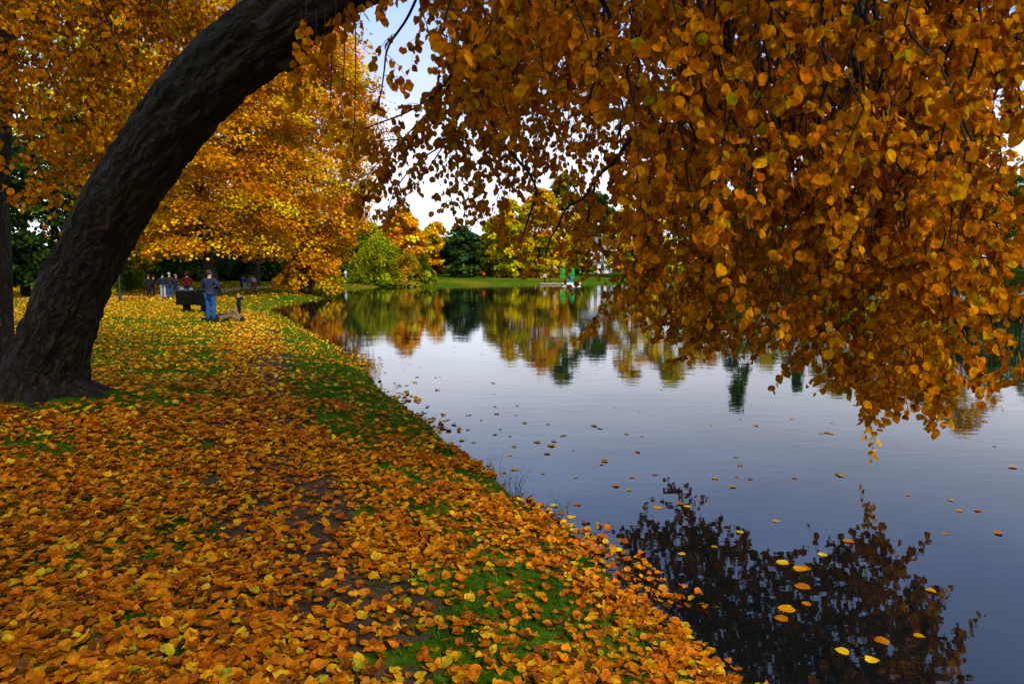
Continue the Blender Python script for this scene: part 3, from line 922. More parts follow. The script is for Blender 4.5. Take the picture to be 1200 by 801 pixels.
# dense dark hanging branches with few leaves in front of the curtain
for x, y1, d in [(790, 150, 5.8), (812, 250, 6.2), (838, 190, 5.4), (858, 120, 5.2), (872, 240, 6.0), (900, 170, 5.6), (930, 260, 5.9), (946, 200, 5.4), (968, 285, 5.7), (985, 150, 5.2), (1005, 240, 5.6),
                 (1028, 190, 5.3), (1050, 300, 5.6), (1072, 120, 5.2), (728, 190, 6.3), (752, 110, 6.0), (868, 330, 6.0), (915, 350, 5.8), (820, 80, 5.4), (1100, 250, 5.4), (700, 60, 6.2), (860, 280, 4.9)]:
    n_ = 26
    xs = x + rc.uniform(-30, 30)
    c = bez(at(xs, -60, d + .2), at(xs + rc.uniform(-12, 12), y1 * .3, d), at(x + rc.uniform(-14, 14), y1 * .7, d), at(x, y1, d), n_)
    c = c + np.array([[noise.noise(Vector(q) * 3), noise.noise(Vector(q) * 3 + Vector((7, 0, 0))), 0] for q in c]) * .12
    cn.tw.tube(c, np.linspace(rc.uniform(.014, .026), .004, n_), 6)
    for i in range(5, n_, 2):
        a = cn.rs.uniform(0, 6.28)
        cn.twig(c[i], (math.cos(a), math.sin(a), -.9), cn.rs.uniform(.3, .7), r=.0045, n_leaf=int(cn.rs.choice([0, 0, 3, 7])), size=.086, droop=.8)
cn.build(tree, CURT, CW)
# unseen rest of the crown, added overhead to shade the near bank
ro = np.random.RandomState(91)
OP, ON = [], []
for k in range(190):
    c = np.array((ro.uniform(-9, 5.0), ro.uniform(-7, 7.5), ro.uniform(6.2, 10.5)))
    q = ro.normal(size=(80, 3)) * np.array((.75, .75, .3)) + c
    OP.append(q)
OP = np.concatenate(OP)
row = np.degrees(np.arctan2(OP[:, 2] - EYE, np.maximum(OP[:, 1], .01)))
OP = OP[(row > 33) | (OP[:, 1] < .5)]
Lo = Leaves()
Lo.add('coarse', OP, rot_from(ro.normal(size=(len(OP), 3)) * .5 + np.array((0, 0, 1.0)), ro.uniform(0, 6.28, len(OP))), ro.uniform(.12, .22, len(OP)), palette(ro, len(OP), CURT, CW), 5)
Lo.build('added_shade_crown', M_LEAF, tree)
ob = MB()  # out-of-view limbs added to carry the overhead shading leaves
for tx, ty, tz in ((-4, -3, 8), (1, -4, 8.5), (-7, 2, 8), (3, 2, 8.5), (-2, 5, 8.5), (-8, -5, 8)):
    p0 = tp[-3]
    ob.tube(bez(p0, p0 + Vector((0, 0, 1.2)), Vector(((p0.x + tx) / 2, (p0.y + ty) / 2, tz)), (tx, ty, tz), 20), np.linspace(.16, .03, 20), 8)
ob.build('added_shade_limb', M_FARBARK, tree)

# ------------------------------------------------------------------ dark trunk at the frame's left edge and its golden branches
b2 = at(-8, 432, 11.5); b2.z = gz(b2.x, b2.y) - .1
edge = empty('linden_tree', (0, 0, 0), 'dark upright trunk at the left edge of the photo, drooping golden brown leaves above it', 'tree')
e_pts = [b2, at(-6, 340, 11.5), at(-8, 230, 11.5), at(-2, 90, 11.6), at(8, -60, 11.8), at(10, -200, 12)]
bark_tube('trunk', e_pts, [.30, .24, .22, .20, .17, .12], edge, rings=120, seg=40, relief=.03, seed=4, flare=(.7, .1))
src = []
for pts in ([at(4, -80, 11.7), at(70, -120, 11.2), at(160, -120, 10.8), at(260, -90, 10.4), at(330, -60, 10.2)],
            [at(0, -20, 11.6), at(40, -90, 10.4), at(80, -110, 9.6), at(170, -120, 9.0), at(240, -110, 8.8)],
            [at(0, -150, 11.8), at(60, -190, 12.6), at(150, -150, 13.4), at(260, -140, 13.8)]):
    c = spline([tuple(p) for p in pts], 30)
    MB().tube(c, np.linspace(.09, .02, 30), 8).build('limb', M_FARBARK, edge)
    src.append(c)
SRC2 = np.vstack(src)
c2 = Canopy(33)
EX, EY = [-40, 0, 30, 65, 85, 110, 150, 200, 260], [238, 235, 240, 262, 240, 226, 190, 140, 85]
for x in np.linspace(-60, 270, 40):
    x = x + rc.uniform(-10, 10); d = rc.uniform(9.3, 13.5)
    yb = interp(x, EX, EY) - (rc.uniform(0, 25) if rc.uniform() < .5 else rc.uniform(30, 150)) - 14
    c2.drop(at(x, yb, d), .018, .13, .5, 11, .095, src=SRC2)
for pts in ([(30, 150, 9.6), (48, 200, 9.5), (70, 245, 9.5), (95, 275, 9.6)], [(125, 20, 9.6), (140, 60, 9.6), (165, 120, 9.7), (130, 150, 9.8)], [(180, 0, 10), (205, 22, 10), (225, 40, 10)]):
    c2.branch(spline([tuple(at(*p)) for p in pts], 18), .014, .3, .4, 6, .09, .1)
c2.build(edge, [(.42, .14, .001), (.48, .18, .001), (.34, .105, .001), (.66, .30, .002), (.26, .24, .006)], [24, 22, 18, 8, 3])

# ------------------------------------------------------------------ trees
def crown_points(rs, kind, w, h, z0, n_pad, per):
    """leaf clump positions in layered sprays; returns positions, normals and the pad each belongs to"""
    P, N, I = [], [], []
    for k in range(n_pad):
        u = rs.uniform(0, 1)
        if kind == 'cone':
            zz = u ** 1.3; rad = (1 - zz) * (.75 + .35 * rs.uniform()) + .03
        elif kind == 'dome':
            zz = u; rad = math.sqrt(max(0, 1 - zz * zz)) * (.62 + .42 * rs.uniform()) + .02
        elif kind == 'tall':
            zz = u; rad = (math.sin(math.pi * (zz * .86 + .13)) ** .7) * (.6 + .45 * rs.uniform())
        else:
            zz = u; rad = (math.sin(math.pi * (zz * .82 + .12)) ** .55) * (.55 + .5 * rs.uniform())
        if rs.uniform() < .22: rad *= rs.uniform(.1, .8)
        a = rs.uniform(0, 6.28)
        c = np.array((math.cos(a) * rad * w / 2, math.sin(a) * rad * w / 2, z0 + zz * (h - z0)))
        s = (w * .085 + .25) * rs.uniform(.6, 1.35)
        m = int(per * rs.uniform(.6, 1.4))
        q = rs.normal(size=(m, 3)); q /= np.linalg.norm(q, axis=1)[:, None]
        q *= rs.uniform(0, 1, (m, 1)) ** .45
        flat = {'cone': .38, 'dome': .8}.get(kind, .42)
        out = np.array((math.cos(a), math.sin(a), 0))
        q = q * np.array((s, s, s * flat))
        q[:, 2] -= (q @ out) * (.35 if kind != 'dome' else .6) + 0.02 * w * (np.hypot(q[:, 0], q[:, 1]) / s) ** 2
        P.append(c + q); N.append(np.tile(out * .5 + np.array((0, 0, .8)), (m, 1)) + rs.normal(0, .55, (m, 3))); I.append(np.full(m, k))
    return np.concatenate(P), np.concatenate(N), np.concatenate(I)

def tree_at(name, label, x, y, h, w, z0, cols, kind='round', n_pad=90, per=60, leaf=.4, seed=0, trunk_r=.3, group='trees around the pond', cat='tree', stems=1, lean=(0, 0), kind_w=None, mat=None, crown='crown', droop_to=None):
    rs = np.random.RandomState(seed)
    g = gz(x, y)
    o = empty(name, (x, y, g - .1), label, cat, group)
    t = MB()
    top = h * (.86 if kind != 'dome' else .6)
    for s_ in range(stems):
        a0 = rs.uniform(0, 6.28); sp = .15 * w if stems > 1 else .04 * h
        q = [np.array((0, 0, -.3)) + (np.array((math.cos(a0), math.sin(a0), 0)) * .2 * (stems > 1))]
        for i in range(1, 8):
            u = i / 7
            q.append(np.array((math.cos(a0) * sp * u + rs.normal(0, .01 * h) + lean[0] * u, math.sin(a0) * sp * u + rs.normal(0, .01 * h) + lean[1] * u, top * u)))
        t.tube(spline(q, 22), np.concatenate([[trunk_r * 1.5, trunk_r * 1.12], np.linspace(trunk_r, trunk_r * .15, 20)]) / (stems ** .4), 8)
        q = spline(q, 40)
        for b in range(14 if kind != 'dome' else 5):
            i = rs.randint(int(40 * max(.12, (z0 / h) * .8)), 36)
            a = rs.uniform(0, 6.28); ln = w * rs.uniform(.22, .42) * (1 if kind != 'cone' else (1 - i / 42))
            up = rs.uniform(.1, .7) * ln
            e = q[i] + np.array((math.cos(a) * ln, math.sin(a) * ln, up))
            m = (q[i] + e) / 2 + np.array((0, 0, .12 * ln))
            t.tube(spline([q[i], m, e], 8), np.linspace(trunk_r * .38 * (1 - i / 50), trunk_r * .05, 8), 5)
    t.build('trunk', M_FARBARK, o)
    P, N, I = crown_points(rs, kind, w, h, z0, n_pad, per)
    P[:, 0] += lean[0] * P[:, 2] / h; P[:, 1] += lean[1] * P[:, 2] / h
    keep = P[:, 2] > .15
    P, N, I = P[keep], N[keep], I[keep]
    n = len(P)
    pc = palette(rs, n_pad, cols, kind_w or [1] * len(cols), .22)[I]
    c = np.clip(pc * (1 + .2 * rs.normal(size=(n, 1))), .002, .95)
    Lv = Leaves()
    Lv.add('coarse', P, rot_from(N, rs.uniform(0, 6.28, n)), leaf * rs.uniform(.6, 1.3, n), c, seed)
    Lv.build(crown, mat or M_CROWN, o)
    return o

GOLD = [(.70, .27, .002), (.76, .34, .003), (.84, .44, .005), (.66, .24, .002), (.72, .44, .005)]
AMBER = [(.72, .29, .002), (.58, .20, .002), (.80, .38, .003), (.50, .17, .002)]
FIRE = [(.92, .34, .004), (.90, .28, .004), (.92, .46, .006)]
OLIVE = [(.34, .31, .004), (.46, .38, .004), (.25, .26, .004), (.60, .42, .005)]
YELL = [(.74, .54, .004), (.62, .48, .004), (.84, .50, .004), (.44, .42, .004)]
LIME = [(.27, .30, .006), (.36, .36, .008), (.20, .25, .006)]
GREEN = [(.055, .12, .012), (.08, .16, .014), (.04, .09, .012)]
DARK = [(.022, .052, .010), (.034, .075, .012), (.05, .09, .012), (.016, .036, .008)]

def px_tree(name, label, px, d, top, wpx, cols, z0px=None, **kw):
    """stands d metres ahead at column px, reaching up to row top, wpx pixels wide"""
    p = at(px, 318, d)
    g = gz(p.x, p.y)
    h = at(px, top, d).z - g
    w = wpx * d / F
    z0 = max(.3, (at(px, z0px, d).z - g) if z0px else h * .12)
    return tree_at(name, label, p.x, p.y, h, w, z0, cols, **kw)

px_tree('golden_linden', 'tall golden linden with a thick dark trunk standing behind the man in jeans', 250, 49, -70, 250, GOLD + AMBER, z0px=292, n_pad=560, per=150, leaf=.20, seed=1, trunk_r=.42, group='trees along the promenade')
px_tree('golden_linden', 'golden linden on the point of the bank, its lowest branches drooping almost to the water', 352, 58, -20, 190, GOLD + FIRE, z0px=296, n_pad=540, per=150, leaf=.22, seed=2, trunk_r=.32, group='trees along the promenade', kind='tall')
# the low skirt of that tree hangs over the shore: a bush of its own
px_tree('linden_shrub', 'low amber bush drooping over the pointed shore beside the water', 364, 57, 262, 78, GOLD + AMBER, z0px=346, n_pad=60, per=100, leaf=.24, seed=3, trunk_r=.10, kind='dome', group=None, cat='shrub', stems=3)
px_tree('ornamental_shrub', 'small orange shrub on the tip of the bank by the water', 386, 61, 326, 22, FIRE + GOLD, z0px=346, n_pad=18, per=60, leaf=.16, seed=4, trunk_r=.05, kind='dome', group=None, cat='shrub', stems=3)
px_tree('olive_tree_crown', 'yellow and olive leaved tree behind the leaning trunk', 160, 66, 60, 150, OLIVE + YELL, z0px=300, n_pad=300, per=90, leaf=.32, seed=5, trunk_r=.3, group='trees along the promenade')['label'] = 'yellow and olive leaved tree behind the leaning trunk'
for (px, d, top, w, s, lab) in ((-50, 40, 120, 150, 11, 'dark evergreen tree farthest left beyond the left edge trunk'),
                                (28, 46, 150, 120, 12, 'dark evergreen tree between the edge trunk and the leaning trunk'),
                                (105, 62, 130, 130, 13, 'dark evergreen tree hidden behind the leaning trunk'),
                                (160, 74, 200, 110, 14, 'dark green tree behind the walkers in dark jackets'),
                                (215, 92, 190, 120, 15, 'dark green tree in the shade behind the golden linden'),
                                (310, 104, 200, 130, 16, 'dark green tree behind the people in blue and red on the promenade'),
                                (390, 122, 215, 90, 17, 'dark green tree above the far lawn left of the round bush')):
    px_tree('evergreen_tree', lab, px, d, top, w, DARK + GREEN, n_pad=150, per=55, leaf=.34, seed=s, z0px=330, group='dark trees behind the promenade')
px_tree('backdrop_tree', 'tall yellow green tree behind the golden linden, seen through its top', 300, 84, -90, 300, YELL + GOLD, z0px=280, n_pad=330, per=90, leaf=.40, seed=6, trunk_r=.3, group='trees along the promenade')
px_tree('backdrop_tree', 'tall yellow green tree seen above the leaning trunk between drooping leaves', 90, 72, -60, 240, YELL + OLIVE, z0px=250, n_pad=300, per=90, leaf=.36, seed=7, trunk_r=.3, group='trees along the promenade')
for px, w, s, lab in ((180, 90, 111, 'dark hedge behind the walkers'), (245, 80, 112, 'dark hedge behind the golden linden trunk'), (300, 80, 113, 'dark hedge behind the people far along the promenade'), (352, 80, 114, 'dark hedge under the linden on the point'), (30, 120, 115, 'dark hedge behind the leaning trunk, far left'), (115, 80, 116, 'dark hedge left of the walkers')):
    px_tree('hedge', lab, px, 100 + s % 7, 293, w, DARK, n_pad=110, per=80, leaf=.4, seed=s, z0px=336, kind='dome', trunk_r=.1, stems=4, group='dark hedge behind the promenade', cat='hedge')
px_tree('hazel_shrub', 'green and olive shrub under the trees left of the walkers', 150, 56, 288, 60, OLIVE + GREEN, n_pad=40, per=60, leaf=.2, seed=18, z0px=338, kind='dome', trunk_r=.06, stems=3, cat='shrub')
px_tree('hazel_shrub', 'dark olive shrub low beside the leaning trunk', 118, 50, 300, 40, DARK + OLIVE, n_pad=30, per=60, leaf=.2, seed=19, z0px=340, kind='dome', trunk_r=.06, stems=3, cat='shrub')

# willow and bushes at the far shore
px_tree('willow_bush', 'round pale green willow bush at the far waterline', 441, 98, 285, 62, LIME, n_pad=110, per=85, leaf=.24, seed=21, z0px=334, kind='dome', trunk_r=.1, stems=4, group='bushes at the far waterline', cat='bush')
px_tree('willow_bush', 'taller pale green bush behind the round willow bush', 447, 106, 275, 50, LIME + OLIVE, n_pad=80, per=70, leaf=.26, seed=22, z0px=325, kind='dome', trunk_r=.1, stems=4, group='bushes at the far waterline', cat='bush')
px_tree('willow_bush', 'orange tinged bush right of the round willow bush', 477, 98, 297, 38, [(.50, .30, .012), (.36, .30, .014), (.60, .32, .012)], n_pad=60, per=70, leaf=.22, seed=23, z0px=334, kind='dome', trunk_r=.08, stems=4, group='bushes at the far waterline', cat='bush')
px_tree('willow_bush', 'darker green bush, rightmost of the bushes at the waterline', 496, 99, 302, 28, GREEN + LIME, n_pad=46, per=70, leaf=.22, seed=24, z0px=334, kind='dome', trunk_r=.08, stems=4, group='bushes at the far waterline', cat='bush')

far = [  # px, d, top, width, palette, kind, seed, label
    (410, 140, 270, 60, FIRE + GOLD, 'round', 31, 'orange red tree low behind the drooping linden'),
    (432, 135, 262, 60, LIME + OLIVE, 'round', 32, 'pale green tree behind the round willow bush'),
    (474, 128, 246, 52, FIRE, 'tall', 33, 'bright orange tree glowing behind the willow bushes'),
    (508, 150, 262, 46, YELL + GOLD, 'round', 34, 'golden tree right of the bright orange tree'),
    (541, 134, 266, 46, DARK + GREEN + [(.03, .085, .035)], 'round', 35, 'dark green tree with a broad head on the far lawn'),
    (515, 156, 280, 30, GOLD + AMBER, 'round', 55, 'amber gold tree left of the broad dark green tree'),
    (582, 146, 256, 40, YELL + OLIVE, 'round', 56, 'yellow green tree right of the broad dark green tree'),
    (570, 150, 276, 40, AMBER, 'round', 36, 'rusty amber tree beside the broad dark green tree'),
    (598, 138, 236, 60, OLIVE + YELL, 'tall', 37, 'olive and yellow tree behind the person in red'),
    (634, 142, 222, 66, YELL + GOLD, 'tall', 38, 'tall yellow tree left of the green banners'),
    (660, 160, 206, 60, OLIVE + GREEN, 'tall', 39, 'tall olive green tree behind the green banners'),
    (700, 240, 226, 50, GREEN, 'round', 40, 'green tree rising behind the white house'),
    (742, 150, 210, 70, GOLD + YELL, 'tall', 41, 'golden tree right of the white house'),
    (790, 158, 204, 70, YELL + OLIVE, 'tall', 42, 'yellow olive tree behind the leaf curtain, left of the spruce'),
    (868, 146, 176, 58, [(.05, .15, .01), (.08, .20, .012)], 'cone', 43, 'narrow dark spruce behind the leaf curtain'),
    (826, 176, 226, 60, AMBER + GOLD, 'round', 44, 'amber tree behind the leaf curtain beside the spruce'),
    (908, 178, 222, 56, OLIVE, 'round', 45, 'olive tree behind the leaf curtain, right of the spruce'),
    (940, 160, 196, 40, GREEN, 'cone', 46, 'second, wider conifer behind the leaf curtain'),
    (985, 176, 186, 76, YELL + OLIVE, 'tall', 47, 'yellow green tree behind the lowest leaves of the curtain'),
    (1040, 182, 172, 80, GOLD + AMBER, 'tall', 48, 'golden amber tree behind the right half of the leaf curtain'),
    (1092, 205, 176, 70, OLIVE + GREEN, 'round', 49, 'olive tree on the right hill behind the leaf curtain'),
    (1140, 190, 138, 76, [(.88, .48, .015), (.85, .40, .012)], 'tall', 50, 'bright gold tree on the right hill above the green one'),
    (1172, 184, 208, 84, GREEN + [(.05, .17, .012)], 'round', 51, 'fresh green tree on the right hill above the lawn'),
    (1235, 196, 180, 90, GREEN + OLIVE, 'round', 52, 'green tree at the far right of the hill'),
    (1110, 188, 240, 50, DARK, 'round', 53, 'small dark tree under the bright gold tree'),
    (1290, 200, 150, 120, AMBER + OLIVE, 'tall', 54, 'amber tree beyond the right edge of the photo'),
]
for px, d, top, w, pal, kd, sd, lab in far:
    nm = {'cone': 'spruce_tree'}.get(kd, 'park_tree')
    px_tree(nm, lab, px, d, top, w, pal, kind=kd, n_pad=int(95 + w * .9), per=62, leaf=d * .0042, seed=sd, z0px=321 if px < 1000 else 296, trunk_r=.3, group='trees on the far shore')
# lower hedge-like tree belt that closes the view under the crowns
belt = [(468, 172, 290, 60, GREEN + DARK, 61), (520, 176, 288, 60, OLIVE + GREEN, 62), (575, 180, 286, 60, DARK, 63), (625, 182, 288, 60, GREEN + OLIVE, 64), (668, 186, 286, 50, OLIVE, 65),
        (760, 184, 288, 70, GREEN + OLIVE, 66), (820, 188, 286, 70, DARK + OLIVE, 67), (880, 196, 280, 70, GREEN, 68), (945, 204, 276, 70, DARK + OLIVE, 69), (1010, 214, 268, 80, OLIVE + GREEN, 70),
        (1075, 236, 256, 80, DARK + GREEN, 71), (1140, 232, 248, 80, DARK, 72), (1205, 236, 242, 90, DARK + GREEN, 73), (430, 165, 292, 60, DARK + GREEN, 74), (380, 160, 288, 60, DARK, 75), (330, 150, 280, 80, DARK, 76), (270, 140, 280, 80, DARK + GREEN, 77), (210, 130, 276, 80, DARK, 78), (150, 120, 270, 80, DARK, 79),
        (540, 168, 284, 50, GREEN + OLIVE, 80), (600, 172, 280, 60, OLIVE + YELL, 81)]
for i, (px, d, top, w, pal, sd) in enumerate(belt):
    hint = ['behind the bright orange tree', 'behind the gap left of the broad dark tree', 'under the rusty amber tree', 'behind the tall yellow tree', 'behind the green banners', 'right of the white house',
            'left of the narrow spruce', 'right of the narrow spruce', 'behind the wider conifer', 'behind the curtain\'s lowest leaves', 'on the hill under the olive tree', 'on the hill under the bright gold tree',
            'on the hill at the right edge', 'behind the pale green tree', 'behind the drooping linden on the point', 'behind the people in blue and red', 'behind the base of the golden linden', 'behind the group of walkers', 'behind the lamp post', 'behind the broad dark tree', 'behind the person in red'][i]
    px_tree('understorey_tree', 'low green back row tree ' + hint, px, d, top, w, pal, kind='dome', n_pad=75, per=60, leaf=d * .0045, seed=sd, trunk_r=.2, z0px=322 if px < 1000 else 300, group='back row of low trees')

# ------------------------------------------------------------------ things at the far shore
M_WHITE = plain('white_plaster', (.72, .70, .66), .8, .12, 3)
M_WPAINT = plain('white_paint', (.8, .8, .78), .5, .06, 5)
M_ROOF = plain('grey_roof', (.16, .16, .17), .7, .2, 2)
M_GLASS = plain('dark_window_glass', (.03, .035, .045), .12, .2, 1, spec=.8)
M_PLANK = plain('weathered_planks', (.42, .30, .20), .8, .3, 4, .2)
M_GREENC = plain('green_cloth', (.008, .28, .03), .7, .15, 3)
M_BLUEC = plain('blue_cloth', (.02, .16, .62), .6, .15, 3)
M_TEAL = plain('turquoise_cloth', (.03, .45, .48), .6, .15, 3)
M_DARKM = plain('dark_green_metal', (.012, .022, .018), .5, .3, 6)
M_BIN = plain('black_bin_plastic', (.005, .006, .004), .9, .3, 5, spec=.05)
M_BAG = plain('pale_plastic_bag', (.12, .145, .16), .4, .5, 14, .3)

hp = at(700, 318, 214); hg = gz(hp.x, hp.y)
house = empty('white_house', (hp.x, hp.y, hg - .3), 'white house with tall windows glimpsed between the far trees', 'house')
MB().box((-6.2, 0, 0), (4.4, 7, 9.2)).build('wall', M_WHITE, house, smooth=False)
MB().box((-6.5, -.3, 9.203), (4.7, 7.3, 9.6)).add([(-6.5, -.3, 9.603), (4.7, -.3, 9.603), (4.7, 7.3, 9.603), (-6.5, 7.3, 9.603), (-4, 2.2, 11.6), (2.2, 2.2, 11.6), (2.2, 4.8, 11.6), (-4, 4.8, 11.6)],
    [(0, 1, 5, 4), (1, 2, 6, 5), (2, 3, 7, 6), (3, 0, 4, 7), (4, 5, 6, 7)]).build('roof', M_ROOF, house, smooth=False)
for fz in (1.2, 4.2, 7.0):
    for fx in (-5.2, -3.1, -1.0, 1.1, 3.0):
        hh = 1.9 if fz < 6 else 1.3
        w_ = MB().box((fx - .08, -.06, fz - .08), (fx + 1.08, -.003, fz + hh + .08)).build('window', M_WPAINT, house, smooth=False)
        MB().box((fx, -.075, fz), (fx + .47, -.063, fz + hh)).box((fx + .53, -.075, fz), (fx + 1.0, -.063, fz + hh)).build('pane', M_GLASS, w_, smooth=False)
for fx in (-6.0, -2.4, 1.9, 4.1):
    MB().box((fx, -.9, 0), (fx + .35, -.55, 4.05), bev=.04).build('column', M_WPAINT, house)
MB().box((-6.4, -1.1, 4.053), (4.6, -.004, 4.14)).build('balcony_slab', M_WHITE, house, smooth=False)

def far_at(px, py_foot):
    """spot on the far bank seen at that row (search along the column)"""
    best = None
    for d in np.arange(60, 230, .5):
        p = at(px, 318, d); g = gz(p.x, p.y)
        row = 318 + (EYE - g) * F / d
        if g > WATER + .02 and (best is None or abs(row - py_foot) < best[0] - .15):
            best = (abs(row - py_foot), p.x, d, g)
    return Vector(best[1:3] + (best[3],))

dk = on_z(655, 333.3, WATER)
dock = empty('boat_dock', (dk.x, dk.y - .6, WATER), 'low wooden landing stage at the far waterline under the green banners', 'dock')
b = MB()
for i in range(30): b.box((-3.2 + i * .215, -1.1, .22), (-3.2 + i * .215 + .195, 1.4, .27))
b.build('deck', M_PLANK, dock, smooth=False)
MB().box((-3.25, -1.13, .08), (3.2, -1.03, .217)).box((-3.25, 1.2, .08), (3.2, 1.3, .217)).build('beam', M_PLANK, dock, smooth=False)
for x in (-3, -1, 1, 3):
    for y in (-.9, 1.1): MB().tube([(x, y, -.8), (x, y, .078)], .07, 8).build('post', M_DARKM, dock)

def banner(px, foot, label, w=.85, h=1.55, bot=.95, mat=M_GREENC, sk=.22, name='banner_flag'):
    q = at(px, 318, dk.y + .3); z = WATER + .274
    o = empty(name, (q.x, q.y, z), label, 'banner', 'banners on the landing stage')
    MB().tube([(0, 0, 0), (0, 0, bot + h + .1)], .035, 8).tube([(-.28, 0, .012), (.28, 0, .012)], .03, 6).tube([(0, -.28, .02), (0, .28, .02)], .03, 6).build('pole', M_DARKM, o)
    n = 9; V = []
    for t in (0, .018):
        for i in range(n):
            for j in range(n):
                u, v = i / (n - 1), j / (n - 1)
                V.append((.04 + u * w, .05 * math.sin(u * 5 + v * 2) + t, bot + v * h - sk * u * (1 - v * .4)))
    f = []
    for k in (0, n * n):
        for i in range(n - 1):
            for j in range(n - 1):
                a = k + i * n + j; f.append((a, a + 1, a + n + 1, a + n) if k else (a, a + n, a + n + 1, a + 1))
    for i in range(n - 1):
        for (a, c) in ((i, i + 1), (i * n, (i + 1) * n), (n * (n - 1) + i, n * (n - 1) + i + 1), (i * n + n - 1, (i + 1) * n + n - 1)):
            f.append((a, c, c + n * n, a + n * n))
    MB().add(V, f).build('cloth', mat, o)
banner(656, 0, 'green banner on a pole, the left one on the landing stage')
banner(668, 0, 'green banner on a pole, the right one on the landing stage', w=.7)
banner(667.5, 0, 'small blue banner low on the landing stage under the right green one', w=.45, h=.8, bot=.25, mat=M_BLUEC, sk=.05)

# pedal boat tied to the dock
pb = at(667, 318, dk.y - 2.3)
boat = empty('pedal_boat', (pb.x + .4, pb.y, WATER), 'small white and turquoise pedal boat moored at the landing stage', 'boat')
b = MB()
for y in (-.45, .45):
    pts = [(-1.5, y, .22), (-1.1, y, .12), (0, y, .08), (1.1, y, .12), (1.5, y, .25)]
    b.tube(pts, [.06, .2, .24, .2, .06], 10)
b.build('hull', M_WPAINT, boat)
MB().box((-1.0, -.6, .3), (1.0, .6, .38), bev=.03).build('deck', M_WPAINT, boat)
for x in (-.55,):
    for y in (-.3, .3):
        MB().box((x, y - .2, .383), (x + .42, y + .2, .5), bev=.03).box((x - .1, y - .2, .384), (x - .003, y + .2, .95), bev=.03).build('seat', M_TEAL, boat)

def sign_post(px, foot, label, r=.38, h=2.0, y=None):
    q = far_at(px, foot)
    o = empty('round_sign', tuple(q - Vector((0, 0, .05))), label, 'sign')
    MB().tube([(0, 0, 0), (0, 0, h)], .035, 8).build('pole', M_DARKM, o)
    MB().tube([(0, -.04, h), (0, -.075, h)], r, 20).build('plate', M_WPAINT, o)
sign_post(650, 325, 'round white sign on a post behind the landing stage', h=2.1)
q = far_at(715, 324)
um = empty('garden_parasol', tuple(q - Vector((0, 0, .05))), 'small turquoise parasol on the lawn beside the white house', 'parasol')
MB().tube([(0, 0, 0), (0, 0, 2.4)], .03, 8).build('pole', M_WPAINT, um)
V = [(0, 0, 2.5)] + [(1.1 * math.cos(a), 1.1 * math.sin(a), 2.05) for a in np.arange(8) * math.pi / 4] + [(0, 0, 2.44)] + [(1.08 * math.cos(a), 1.08 * math.sin(a), 2.0) for a in np.arange(8) * math.pi / 4]
f = [(0, 1 + i, 1 + (i + 1) % 8) for i in range(8)] + [(9, 10 + (i + 1) % 8, 10 + i) for i in range(8)]
b = MB().add(V, f); b.f4.append(np.array([(1 + i, 10 + i, 10 + (i + 1) % 8, 1 + (i + 1) % 8) for i in range(8)])); b.build('canopy', M_TEAL, um, smooth=False)

def bench(px, foot, label, rz=0):
    q = far_at(px, foot)
    o = empty('park_bench', tuple(q), label, 'bench', 'benches on the far lawn', rz)
    b = MB()
    for i in range(4): b.box((-.8, -.22 + i * .12, .42), (.8, -.12 + i * .12, .46))
    b.build('seat', M_PLANK, o, smooth=False)
    b = MB()
    for i in range(3): b.box((-.8, .26, .55 + i * .13), (.8, .30, .65 + i * .13))
    b.build('backrest', M_PLANK, o, smooth=False)
    for x in (-.65, .65):
        MB().tube([(x, -.2, 0), (x, -.18, .41), (x, .24, .415), (x, .30, 0)], .03, 6).tube([(x, .235, .42), (x, .315, .92)], .028, 6).build('leg', M_DARKM, o)
bench(588, 325, 'dark park bench on the far lawn, the left one of a pair')
bench(594, 325, 'dark park bench on the far lawn, the right one of a pair')

# lamp post by the promenade
lp = on_z(141, 352, 0.0)
lamp = empty('street_lamp', (lp.x, lp.y, gz(lp.x, lp.y) - .05), 'thin dark lamp post with a curved arm left of the walkers', 'street lamp')
MB().tube([(0, 0, 0), (0, 0, .5), (0, 0, .52), (0, 0, 2.6), (.12, 0, 2.95), (.45, 0, 3.1)], [.08, .08, .045, .035, .03, .025], 8).build('pole', M_DARKM, lamp)
MB().tube([(.45, 0, 3.12), (.45, 0, 3.0), (.45, 0, 2.88)], [.04, .12, .16], 12).build('lamp_shade', M_DARKM, lamp)

